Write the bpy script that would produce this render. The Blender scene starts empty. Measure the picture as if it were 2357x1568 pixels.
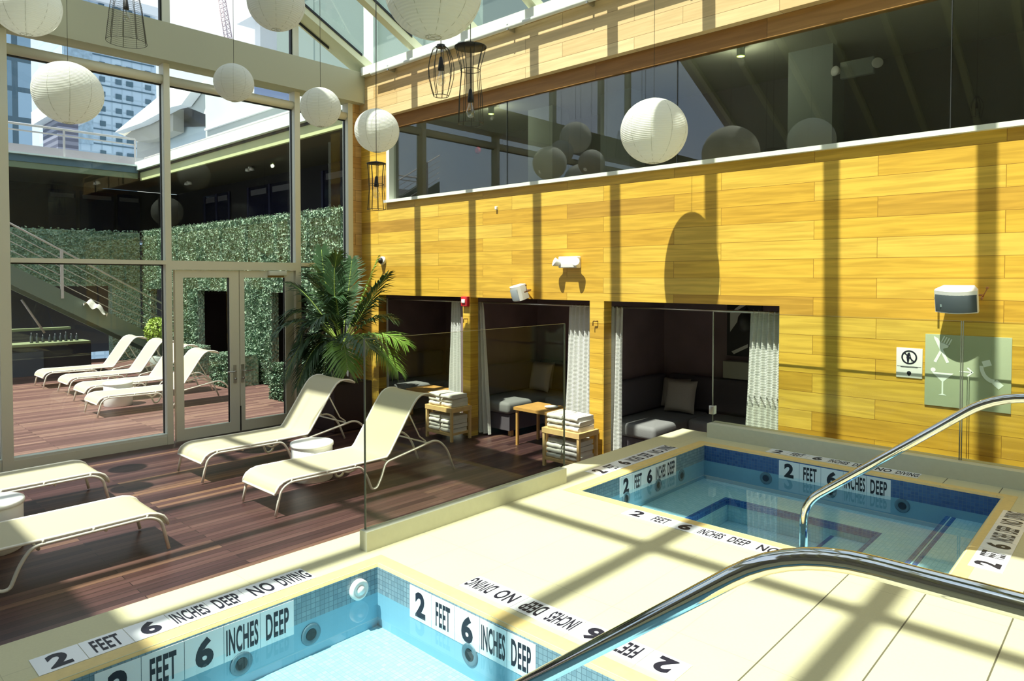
import bpy, math, random
from mathutils import Vector, Matrix
random.seed(7)
C = bpy.context.scene.collection
SC = bpy.context.scene
PI = math.pi
H = 1.45

# ---------------------------------------------------------------- camera
cam_d = bpy.data.cameras.new('camera'); cam = bpy.data.objects.new('camera', cam_d); C.objects.link(cam)
SC.camera = cam
F_PX, YAW, PITCH, ROLL = 1585.91, -0.750470, -0.0256379, 0.00056557
cam_d.sensor_fit = 'HORIZONTAL'; cam_d.sensor_width = 36.0
cam_d.lens = F_PX / 2357.0 * 36.0
cam_d.shift_x = 0.0
cam_d.shift_y = (680.42 - 784.0) / 2357.0
cam_d.clip_start = 0.02; cam_d.clip_end = 2000
fwd = Vector((math.sin(YAW)*math.cos(PITCH), math.cos(YAW)*math.cos(PITCH), math.sin(PITCH)))
rgt = Vector((math.cos(YAW), -math.sin(YAW), 0)); upv = rgt.cross(fwd)
r2 = rgt*math.cos(ROLL) + upv*math.sin(ROLL); u2 = -rgt*math.sin(ROLL) + upv*math.cos(ROLL)
cam.matrix_world = Matrix(((r2.x, u2.x, -fwd.x, 0), (r2.y, u2.y, -fwd.y, 0), (r2.z, u2.z, -fwd.z, H), (0, 0, 0, 1)))

# ---------------------------------------------------------------- sky, sun, exposure
SC.view_settings.view_transform = 'Standard'; SC.view_settings.look = 'None'
SC.view_settings.gamma = 1.0; SC.view_settings.use_curve_mapping = False
SC.view_settings.exposure = 0.32
SC.cycles.max_bounces = 12; SC.cycles.transparent_max_bounces = 24; SC.cycles.diffuse_bounces = 5
SC.cycles.glossy_bounces = 5; SC.cycles.transmission_bounces = 8
SC.cycles.caustics_reflective = False; SC.cycles.caustics_refractive = False
SC.cycles.sample_clamp_indirect = 6.0

w = bpy.data.worlds.new('world'); SC.world = w; w.use_nodes = True
nt = w.node_tree; nt.nodes.clear()
o = nt.nodes.new('ShaderNodeOutputWorld'); bg = nt.nodes.new('ShaderNodeBackground')
tc = nt.nodes.new('ShaderNodeTexCoord'); ns = nt.nodes.new('ShaderNodeTexNoise'); cr = nt.nodes.new('ShaderNodeValToRGB')
ns.inputs['Scale'].default_value = 3.0; ns.inputs['Detail'].default_value = 6
cr.color_ramp.elements[0].position = .35; cr.color_ramp.elements[0].color = (.58, .74, 1.0, 1)
cr.color_ramp.elements[1].position = .62; cr.color_ramp.elements[1].color = (.97, .99, 1.0, 1)
nt.links.new(tc.outputs['Generated'], ns.inputs['Vector']); nt.links.new(ns.outputs['Fac'], cr.inputs['Fac'])
nt.links.new(cr.outputs['Color'], bg.inputs['Color']); bg.inputs['Strength'].default_value = 1.0
nt.links.new(bg.outputs['Background'], o.inputs['Surface'])

sd = bpy.data.lights.new('sun', 'SUN'); sun = bpy.data.objects.new('sun', sd); C.objects.link(sun)
sd.energy = 7.6; sd.angle = math.radians(0.53); sd.color = (1.0, .95, .84)
sun.rotation_euler = Vector((.008, .457, -.888)).to_track_quat('-Z', 'Y').to_euler()
sun.location = (0, -6, 14)

# ---------------------------------------------------------------- material helpers
def new_mat(name):
    m = bpy.data.materials.new(name); m.use_nodes = True
    nt = m.node_tree; nt.nodes.clear()
    out = nt.nodes.new('ShaderNodeOutputMaterial')
    return m, nt, out
def N(nt, t, **kw):
    n = nt.nodes.new(t)
    for k, v in kw.items():
        if k.startswith('i_'): n.inputs[k[2:].replace('_', ' ')].default_value = v
        else: setattr(n, k, v)
    return n
def simple(name, col, rough=.5, metal=0, spec=.5, bump=0, bscale=60, var=0, emit=None):
    m, nt, out = new_mat(name)
    p = N(nt, 'ShaderNodeBsdfPrincipled')
    p.inputs['Base Color'].default_value = (*col, 1); p.inputs['Roughness'].default_value = rough
    p.inputs['Metallic'].default_value = metal; p.inputs['Specular IOR Level'].default_value = spec
    if emit:
        p.inputs['Emission Color'].default_value = (*emit[:3], 1); p.inputs['Emission Strength'].default_value = emit[3]
    g = N(nt, 'ShaderNodeNewGeometry'); n = N(nt, 'ShaderNodeTexNoise'); n.inputs['Scale'].default_value = bscale
    nt.links.new(g.outputs['Position'], n.inputs['Vector'])
    if var:
        mx = N(nt, 'ShaderNodeMix', data_type='RGBA')
        mx.inputs['A'].default_value = (*[c*(1-var) for c in col], 1); mx.inputs['B'].default_value = (*[min(1, c*(1+var)) for c in col], 1)
        nt.links.new(n.outputs['Fac'], mx.inputs['Factor']); nt.links.new(mx.outputs['Result'], p.inputs['Base Color'])
    if bump:
        b = N(nt, 'ShaderNodeBump'); b.inputs['Strength'].default_value = bump; b.inputs['Distance'].default_value = .01
        nt.links.new(n.outputs['Fac'], b.inputs['Height']); nt.links.new(b.outputs['Normal'], p.inputs['Normal'])
    nt.links.new(p.outputs['BSDF'], out.inputs['Surface'])
    return m
def swiz(nt, a, b, off=(0, 0)):
    """position -> (a, b, 0) vector"""
    g = N(nt, 'ShaderNodeNewGeometry'); s = N(nt, 'ShaderNodeSeparateXYZ'); c = N(nt, 'ShaderNodeCombineXYZ')
    nt.links.new(g.outputs['Position'], s.inputs[0]); nt.links.new(s.outputs[a], c.inputs[0]); nt.links.new(s.outputs[b], c.inputs[1])
    ad = N(nt, 'ShaderNodeVectorMath', operation='ADD'); ad.inputs[1].default_value = (off[0], off[1], 0)
    nt.links.new(c.outputs[0], ad.inputs[0])
    return ad.outputs[0]
def ramp(nt, fac, stops):
    r = N(nt, 'ShaderNodeValToRGB'); e = r.color_ramp.elements
    while len(e) < len(stops): e.new(.5)
    for k, (p, c) in enumerate(stops): e[k].position = p; e[k].color = (*c, 1)
    nt.links.new(fac, r.inputs['Fac']); return r.outputs['Color']
def mixc(nt, fac, a, b, blend='MIX'):
    m = N(nt, 'ShaderNodeMix', data_type='RGBA', blend_type=blend)
    for sock, v in (('Factor', fac), ('A', a), ('B', b)):
        if isinstance(v, (int, float)): m.inputs[sock].default_value = v
        elif isinstance(v, tuple): m.inputs[sock].default_value = (*v, 1)
        else: nt.links.new(v, m.inputs[sock])
    return m.outputs['Result']
def planks(name, a, b, stops, length, height, gap, gapcol, rough=.5, grain=.35, spec=.4, bump=.25, off=(0, 0), rstop=None):
    m, nt, out = new_mat(name)
    v = swiz(nt, a, b, off)
    br = N(nt, 'ShaderNodeTexBrick'); br.offset = .37; br.squash = 1
    br.inputs['Color1'].default_value = (0, 0, 0, 1); br.inputs['Color2'].default_value = (1, 1, 1, 1); br.inputs['Mortar'].default_value = (.5, .5, .5, 1)
    br.inputs['Scale'].default_value = 1; br.inputs['Mortar Size'].default_value = gap; br.inputs['Mortar Smooth'].default_value = .1
    br.inputs['Bias'].default_value = 0; br.inputs['Brick Width'].default_value = length; br.inputs['Row Height'].default_value = height
    nt.links.new(v, br.inputs['Vector'])
    col = ramp(nt, br.outputs['Color'], stops)
    mp = N(nt, 'ShaderNodeMapping'); mp.inputs['Scale'].default_value = (1.6, 26, 1)
    # shift the grain per board so that it does not run across joints
    ad = N(nt, 'ShaderNodeVectorMath', operation='MULTIPLY_ADD'); ad.inputs[1].default_value = (7, 3, 0)
    nt.links.new(br.outputs['Color'], ad.inputs[0]); nt.links.new(v, ad.inputs[2]); nt.links.new(ad.outputs[0], mp.inputs['Vector'])
    n = N(nt, 'ShaderNodeTexNoise'); n.inputs['Scale'].default_value = 1.0; n.inputs['Detail'].default_value = 5; n.inputs['Distortion'].default_value = .6
    nt.links.new(mp.outputs[0], n.inputs['Vector'])
    dark = mixc(nt, grain, col, (.45, .40, .32), 'MULTIPLY')
    gr = N(nt, 'ShaderNodeMapRange'); gr.inputs['From Min'].default_value = .38; gr.inputs['From Max'].default_value = .62
    nt.links.new(n.outputs['Fac'], gr.inputs['Value'])
    c2 = mixc(nt, gr.outputs[0], dark, col)
    c3 = mixc(nt, br.outputs['Fac'], c2, gapcol)
    p = N(nt, 'ShaderNodeBsdfPrincipled'); p.inputs['Roughness'].default_value = rough; p.inputs['Specular IOR Level'].default_value = spec
    nt.links.new(c3, p.inputs['Base Color'])
    bp = N(nt, 'ShaderNodeBump'); bp.inputs['Strength'].default_value = bump; bp.inputs['Distance'].default_value = .004
    iv = N(nt, 'ShaderNodeMath', operation='SUBTRACT'); iv.inputs[0].default_value = 1
    nt.links.new(br.outputs['Fac'], iv.inputs[1]); nt.links.new(iv.outputs[0], bp.inputs['Height']); nt.links.new(bp.outputs['Normal'], p.inputs['Normal'])
    nt.links.new(p.outputs['BSDF'], out.inputs['Surface'])
    return m
def thin_glass(name, tint, ior=1.45, rough=0.0, extra=0.0):
    m, nt, out = new_mat(name)
    t = N(nt, 'ShaderNodeBsdfTransparent'); t.inputs['Color'].default_value = (*tint, 1)
    g = N(nt, 'ShaderNodeBsdfGlossy'); g.inputs['Roughness'].default_value = rough
    f = N(nt, 'ShaderNodeFresnel'); f.inputs['IOR'].default_value = ior
    # the same reflectance from both sides of the sheet
    geo = N(nt, 'ShaderNodeNewGeometry'); iv = N(nt, 'ShaderNodeMapRange')
    iv.inputs['To Min'].default_value = ior; iv.inputs['To Max'].default_value = 1.0/ior
    nt.links.new(geo.outputs['Backfacing'], iv.inputs['Value']); nt.links.new(iv.outputs[0], f.inputs['IOR'])
    ad = N(nt, 'ShaderNodeMath', operation='ADD', use_clamp=True); ad.inputs[1].default_value = extra
    nt.links.new(f.outputs[0], ad.inputs[0])
    mx = N(nt, 'ShaderNodeMixShader'); nt.links.new(ad.outputs[0], mx.inputs[0]); nt.links.new(t.outputs[0], mx.inputs[1]); nt.links.new(g.outputs[0], mx.inputs[2])
    nt.links.new(mx.outputs[0], out.inputs['Surface'])
    return m
def mosaic(name, c1, c2, grout, s=.026, rough=.25):
    """small square pool tiles on any axis-aligned face"""
    m, nt, out = new_mat(name)
    g = N(nt, 'ShaderNodeNewGeometry'); sx = N(nt, 'ShaderNodeSeparateXYZ'); nt.links.new(g.outputs['Position'], sx.inputs[0])
    nn = N(nt, 'ShaderNodeSeparateXYZ'); nt.links.new(g.outputs['Normal'], nn.inputs[0])
    lines = []
    for k in range(3):
        a = N(nt, 'ShaderNodeMath', operation='DIVIDE'); a.inputs[1].default_value = s; nt.links.new(sx.outputs[k], a.inputs[0])
        fr = N(nt, 'ShaderNodeMath', operation='FRACT'); nt.links.new(a.outputs[0], fr.inputs[0])
        lt = N(nt, 'ShaderNodeMath', operation='LESS_THAN'); lt.inputs[1].default_value = .12; nt.links.new(fr.outputs[0], lt.inputs[0])
        ab = N(nt, 'ShaderNodeMath', operation='ABSOLUTE'); nt.links.new(nn.outputs[k], ab.inputs[0])
        l2 = N(nt, 'ShaderNodeMath', operation='LESS_THAN'); l2.inputs[1].default_value = .5; nt.links.new(ab.outputs[0], l2.inputs[0])
        mu = N(nt, 'ShaderNodeMath', operation='MULTIPLY'); nt.links.new(lt.outputs[0], mu.inputs[0]); nt.links.new(l2.outputs[0], mu.inputs[1])
        lines.append(mu.outputs[0])
    m1 = N(nt, 'ShaderNodeMath', operation='MAXIMUM'); nt.links.new(lines[0], m1.inputs[0]); nt.links.new(lines[1], m1.inputs[1])
    m2 = N(nt, 'ShaderNodeMath', operation='MAXIMUM'); nt.links.new(m1.outputs[0], m2.inputs[0]); nt.links.new(lines[2], m2.inputs[1])
    sn = N(nt, 'ShaderNodeVectorMath', operation='SNAP'); sn.inputs[1].default_value = (s, s, s); nt.links.new(g.outputs['Position'], sn.inputs[0])
    wn = N(nt, 'ShaderNodeTexWhiteNoise'); nt.links.new(sn.outputs[0], wn.inputs['Vector'])
    c = mixc(nt, wn.outputs['Value'], c1, c2); c = mixc(nt, m2.outputs[0], c, grout)
    p = N(nt, 'ShaderNodeBsdfPrincipled'); p.inputs['Roughness'].default_value = rough
    nt.links.new(c, p.inputs['Base Color']); nt.links.new(p.outputs['BSDF'], out.inputs['Surface'])
    return m

M = {}
M['wall_wood'] = planks('yellow_cedar_boards', 0, 2, [(0, (.66, .38, .045)), (.45, (.76, .47, .06)), (.85, (.80, .53, .09)), (.94, (.64, .37, .05)), (1, (.40, .21, .04))], 1.35, .165, .0020, (.30, .15, .02), rough=.42, grain=.42, off=(30, 20))
M['band_wood'] = planks('pale_cedar_boards', 0, 2, [(0, (.72, .50, .24)), (.5, (.85, .66, .36)), (1, (.62, .38, .15))], 1.5, .165, .0022, (.32, .18, .08), rough=.45, grain=.25, off=(30.4, 20))
M['pier_wood'] = planks('pier_cedar_boards', 1, 2, [(0, (.62, .36, .12)), (.5, (.72, .48, .2)), (1, (.5, .27, .08))], 1.2, .165, .0028, (.15, .08, .03), rough=.45, off=(30, 20))
M['brown_wood'] = planks('brown_trim_boards', 0, 2, [(0, (.30, .13, .03)), (1, (.46, .24, .07))], 1.9, .2, .002, (.1, .05, .02), rough=.5)
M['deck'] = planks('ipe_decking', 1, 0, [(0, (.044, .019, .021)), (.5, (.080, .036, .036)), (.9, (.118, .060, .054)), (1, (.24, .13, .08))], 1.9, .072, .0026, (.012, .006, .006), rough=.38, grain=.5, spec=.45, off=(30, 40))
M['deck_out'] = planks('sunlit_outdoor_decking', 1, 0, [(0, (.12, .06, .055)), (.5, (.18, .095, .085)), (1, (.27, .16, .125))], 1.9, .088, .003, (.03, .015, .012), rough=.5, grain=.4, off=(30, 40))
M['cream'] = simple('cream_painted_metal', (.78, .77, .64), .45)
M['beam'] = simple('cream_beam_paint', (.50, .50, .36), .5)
M['cream_white'] = simple('white_painted_metal', (.80, .83, .74), .4)
M['rafter'] = simple('cream_rafter_paint', (.72, .73, .50), .5)
M['gasket'] = simple('black_rubber', (.012, .014, .013), .6)
M['glass'] = thin_glass('clear_window_glass', (.93, .97, .95), 1.33)
M['roof_glass'] = thin_glass('roof_glass', (.93, .97, .95), 1.3)
M['dark_glass'] = thin_glass('tinted_window_glass', (.86, .88, .86), 1.6, extra=.03)
M['screen_glass'] = thin_glass('frameless_screen_glass', (.92, .94, .90), 1.19)
M['water'] = thin_glass('pool_water', (.84, .95, .98), 1.33, rough=.01)
M['glass_edge'] = simple('green_glass_edge', (.12, .13, .10), .3)
M['stone'] = None
M['chrome'] = simple('polished_steel', (.60, .61, .62), .06, 1.0)
M['nickel'] = simple('brushed_nickel', (.55, .55, .52), .3, 1.0)
M['black'] = simple('black_metal', (.012, .011, .012), .5)
M['wire'] = simple('dark_wire', (.035, .032, .022), .5)
M['sling'] = None
M['lframe'] = simple('white_powder_coat', (.86, .83, .74), .35)
M['drum'] = simple('white_plastic_drum', (.88, .89, .88), .35)
M['plum'] = simple('plum_grey_panel', (.23, .165, .185), .8, var=.25, bscale=3)
M['charcoal'] = simple('charcoal_upholstery', (.10, .085, .105), .85, bump=.3, bscale=200)
M['greyseat'] = simple('grey_seat_cushion', (.20, .20, .20), .85, bump=.2, bscale=150)
M['towelling'] = simple('white_towelling', (.86, .83, .76), .95, bump=.9, bscale=260)
M['pillow'] = simple('beige_linen', (.42, .38, .34), .95, bump=.5, bscale=220, var=.1)
M['pine'] = simple('honey_pine', (.70, .47, .20), .5, var=.25, bscale=14)
M['tabletop'] = simple('honey_tabletop', (.58, .31, .09), .45, var=.2, bscale=11)
M['white'] = simple('white_plastic', (.86, .86, .84), .4)
M['greyplastic'] = simple('grey_plastic', (.30, .33, .35), .5)
M['darkplastic'] = simple('dark_speaker_grille', (.055, .075, .085), .6, bump=.3, bscale=700)
M['red'] = simple('red_plastic', (.55, .02, .03), .4)
M['sign_green'] = simple('frosted_green_panel', (.42, .48, .33), .35)
M['sign_white'] = simple('etched_white', (.88, .95, .92), .5)
M['plate'] = simple('white_sign_plate', (.82, .83, .80), .4)
M['ink'] = simple('black_lettering', (.008, .008, .022), .5)
M['tile_white'] = simple('white_ceramic_tile', (.86, .89, .93), .2)
M['tile_line'] = simple('tile_grout', (.5, .55, .56), .7)
M['nosing'] = mosaic('blue_step_nosing', (.015, .07, .30), (.04, .14, .42), (.10, .22, .45))
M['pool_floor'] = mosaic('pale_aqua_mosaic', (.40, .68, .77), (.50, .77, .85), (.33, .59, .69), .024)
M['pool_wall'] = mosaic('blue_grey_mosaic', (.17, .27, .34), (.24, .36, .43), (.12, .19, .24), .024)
M['plaster'] = simple('aqua_pool_plaster', (.24, .44, .56), .6, var=.06, bscale=8)
M['jet'] = simple('dull_jet_metal', (.13, .21, .26), .5, .2)
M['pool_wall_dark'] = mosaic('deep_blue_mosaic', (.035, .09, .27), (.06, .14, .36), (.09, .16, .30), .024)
M['leaf_dark'] = simple('palm_leaf', (.035, .085, .03), .45, var=.5, bscale=9)
M['leaf_light'] = simple('pale_palm_leaf', (.16, .30, .05), .45, var=.4, bscale=9)  # lighter green used for some of the fronds
M['stem'] = simple('palm_stem', (.34, .46, .10), .5)
M['bark'] = simple('pale_palm_trunk', (.36, .33, .28), .8, bump=.5, bscale=40, var=.3)
M['planter'] = simple('dark_maroon_planter', (.030, .010, .010), .55)
M['bush'] = simple('shrub_leaf', (.28, .40, .06), .6, var=.5, bscale=20)
M['soil'] = simple('soil', (.03, .02, .015), .95)
M['bulb'] = None
M['dark_room'] = simple('dark_interior', (.022, .018, .022), .8)
M['corridor'] = simple('corridor_wall', (.20, .19, .17), .8)
M['dark_room2'] = simple('olive_grey_ceiling', (.50, .50, .40), .8)
M['soffit'] = simple('brown_soffit', (.10, .085, .06), .8)
M['fascia_y'] = simple('pale_green_fascia', (.50, .55, .28), .6)
M['fascia_b'] = simple('dark_blue_fascia', (.06, .12, .16), .5)
M['fascia_w'] = simple('white_gutter', (.66, .76, .74), .5)
M['lav'] = simple('lavender_parapet', (.42, .40, .42), .8)
M['rail'] = simple('grey_rail_metal', (.50, .46, .46), .4)
M['stair'] = simple('grey_green_steel', (.13, .17, .14), .5)
M['white_render'] = simple('white_render', (.78, .80, .80), .7)
M['grey_render'] = simple('grey_render', (.34, .38, .36), .8, var=.25, bscale=1.5)
M['window_dark'] = simple('dark_window', (.012, .012, .035), .15)
M['blind'] = simple('grey_blind', (.16, .15, .17), .7)

def stone_mat():
    m, nt, out = new_mat('cream_stone_slabs')
    v = swiz(nt, 0, 1)
    n = N(nt, 'ShaderNodeTexNoise'); n.inputs['Scale'].default_value = 90; nt.links.new(v, n.inputs['Vector'])
    n2 = N(nt, 'ShaderNodeTexNoise'); n2.inputs['Scale'].default_value = 2.2; nt.links.new(v, n2.inputs['Vector'])
    c = mixc(nt, n.outputs['Fac'], (.56, .53, .33), (.64, .61, .39)); c = mixc(nt, .18, c, mixc(nt, n2.outputs['Fac'], (.52, .48, .29), (.74, .71, .50)))
    s = N(nt, 'ShaderNodeSeparateXYZ'); nt.links.new(v, s.inputs[0])
    masks = []
    for axis, origin, step, wd in ((0, -1.073, .3275, .0060), (1, 2.497, .98, .0025)):
        a = N(nt, 'ShaderNodeMath', operation='SUBTRACT'); a.inputs[1].default_value = origin - 50*step; nt.links.new(s.outputs[axis], a.inputs[0])
        b = N(nt, 'ShaderNodeMath', operation='MODULO'); b.inputs[1].default_value = step; nt.links.new(a.outputs[0], b.inputs[0])
        l = N(nt, 'ShaderNodeMath', operation='LESS_THAN'); l.inputs[1].default_value = wd; nt.links.new(b.outputs[0], l.inputs[0])
        masks.append(l.outputs[0])
    # wide joints only on the right-hand slabs, hairlines elsewhere
    gt = N(nt, 'ShaderNodeMath', operation='GREATER_THAN'); gt.inputs[1].default_value = -1.2; nt.links.new(s.outputs[0], gt.inputs[0])
    k = N(nt, 'ShaderNodeMapRange'); k.inputs['To Min'].default_value = .12; k.inputs['To Max'].default_value = .85; nt.links.new(gt.outputs[0], k.inputs['Value'])
    mx = N(nt, 'ShaderNodeMath', operation='MULTIPLY'); nt.links.new(masks[0], mx.inputs[0]); nt.links.new(k.outputs[0], mx.inputs[1])
    my = N(nt, 'ShaderNodeMath', operation='MULTIPLY'); my.inputs[1].default_value = .3; nt.links.new(masks[1], my.inputs[0])
    mm = N(nt, 'ShaderNodeMath', operation='MAXIMUM'); nt.links.new(mx.outputs[0], mm.inputs[0]); nt.links.new(my.outputs[0], mm.inputs[1])
    c = mixc(nt, mm.outputs[0], c, (.03, .025, .015))
    p = N(nt, 'ShaderNodeBsdfPrincipled'); p.inputs['Roughness'].default_value = .6
    nt.links.new(c, p.inputs['Base Color']); nt.links.new(p.outputs['BSDF'], out.inputs['Surface'])
    return m
M['stone'] = stone_mat()
M['coping'] = simple('yellow_bullnose_stone', (.72, .56, .24), .5, var=.12, bscale=25)
M['curb'] = simple('pale_curb_stone', (.62, .63, .50), .6, var=.05, bscale=30)

def sling_mat():
    m, nt, out = new_mat('cream_sling_mesh')
    p = N(nt, 'ShaderNodeBsdfPrincipled'); p.inputs['Base Color'].default_value = (.66, .61, .42, 1); p.inputs['Roughness'].default_value = .6
    t = N(nt, 'ShaderNodeBsdfTranslucent'); t.inputs['Color'].default_value = (.55, .52, .38, 1)
    mx = N(nt, 'ShaderNodeMixShader'); mx.inputs[0].default_value = .22
    g = N(nt, 'ShaderNodeNewGeometry'); wv = N(nt, 'ShaderNodeTexNoise'); wv.inputs['Scale'].default_value = 300
    nt.links.new(g.outputs['Position'], wv.inputs['Vector'])
    b = N(nt, 'ShaderNodeBump'); b.inputs['Strength'].default_value = .2; b.inputs['Distance'].default_value = .002
    nt.links.new(wv.outputs['Fac'], b.inputs['Height']); nt.links.new(b.outputs[0], p.inputs['Normal'])
    nt.links.new(p.outputs[0], mx.inputs[1]); nt.links.new(t.outputs[0], mx.inputs[2]); nt.links.new(mx.outputs[0], out.inputs['Surface'])
    return m
M['sling'] = sling_mat()
def cloth_mat(name, col, tr, f):
    m, nt, out = new_mat(name)
    d = N(nt, 'ShaderNodeBsdfDiffuse'); d.inputs['Color'].default_value = (*col, 1)
    t = N(nt, 'ShaderNodeBsdfTranslucent'); t.inputs['Color'].default_value = (*tr, 1)
    mx = N(nt, 'ShaderNodeMixShader'); mx.inputs[0].default_value = f
    tcn = N(nt, 'ShaderNodeTexCoord'); s = N(nt, 'ShaderNodeSeparateXYZ'); nt.links.new(tcn.outputs['Object'], s.inputs[0])
    k = N(nt, 'ShaderNodeMath', operation='MULTIPLY'); k.inputs[1].default_value = 420; nt.links.new(s.outputs[2], k.inputs[0])
    sn = N(nt, 'ShaderNodeMath', operation='SINE'); nt.links.new(k.outputs[0], sn.inputs[0])
    b = N(nt, 'ShaderNodeBump'); b.inputs['Strength'].default_value = .35; b.inputs['Distance'].default_value = .003
    nt.links.new(sn.outputs[0], b.inputs['Height']); nt.links.new(b.outputs[0], d.inputs['Normal'])
    nt.links.new(d.outputs[0], mx.inputs[1]); nt.links.new(t.outputs[0], mx.inputs[2]); nt.links.new(mx.outputs[0], out.inputs['Surface'])
    return m
M['paper'] = cloth_mat('white_lantern_paper', (.90, .91, .86), (.90, .91, .86), .40)
M['curtain'] = cloth_mat('white_curtain_cloth', (.90, .91, .88), (.80, .82, .80), .30)
M['paper_rib'] = simple('lantern_wire', (.50, .50, .42), .6)
M['bulb'] = thin_glass('clear_bulb_glass', (.92, .92, .88), 1.5, extra=.12)

def hedge_mat(name, a, b, c):
    m, nt, out = new_mat(name)
    g = N(nt, 'ShaderNodeNewGeometry')
    vo = N(nt, 'ShaderNodeTexVoronoi'); vo.inputs['Scale'].default_value = 22; nt.links.new(g.outputs['Position'], vo.inputs['Vector'])
    no = N(nt, 'ShaderNodeTexNoise'); no.inputs['Scale'].default_value = 3.2; nt.links.new(g.outputs['Position'], no.inputs['Vector'])
    base = mixc(nt, no.outputs['Fac'], a, b)
    s = N(nt, 'ShaderNodeSeparateColor'); nt.links.new(vo.outputs['Color'], s.inputs[0])
    col = mixc(nt, s.outputs[0], base, c); col = mixc(nt, s.outputs[1], mixc(nt, 1.0, col, (.35, .45, .40), 'MULTIPLY'), col)
    p = N(nt, 'ShaderNodeBsdfPrincipled'); p.inputs['Roughness'].default_value = .7
    bp = N(nt, 'ShaderNodeBump'); bp.inputs['Strength'].default_value = 1; bp.inputs['Distance'].default_value = .05
    nt.links.new(vo.outputs['Distance'], bp.inputs['Height']); nt.links.new(bp.outputs[0], p.inputs['Normal'])
    nt.links.new(col, p.inputs['Base Color']); nt.links.new(p.outputs[0], out.inputs['Surface'])
    return m
M['hedge'] = hedge_mat('clipped_green_cladding', (.20, .38, .30), (.40, .55, .38), (.56, .68, .50))
def tower_mat(name, wall, glass, cw, ch, a=0, mortar=.12, glass2=None):
    m, nt, out = new_mat(name)
    v = swiz(nt, a, 2, (900, 900))
    br = N(nt, 'ShaderNodeTexBrick'); br.offset = 0; br.inputs['Scale'].default_value = 1
    br.inputs['Color1'].default_value = (*glass, 1); br.inputs['Color2'].default_value = (*(glass2 or [min(1, x*1.7) for x in glass]), 1); br.inputs['Mortar'].default_value = (*wall, 1)
    br.inputs['Brick Width'].default_value = cw; br.inputs['Row Height'].default_value = ch; br.inputs['Mortar Size'].default_value = mortar; br.inputs['Mortar Smooth'].default_value = 0
    nt.links.new(v, br.inputs['Vector'])
    p = N(nt, 'ShaderNodeBsdfPrincipled'); p.inputs['Roughness'].default_value = .4
    nt.links.new(br.outputs['Color'], p.inputs['Base Color']); nt.links.new(p.outputs[0], out.inputs['Surface'])
    return m

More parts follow.
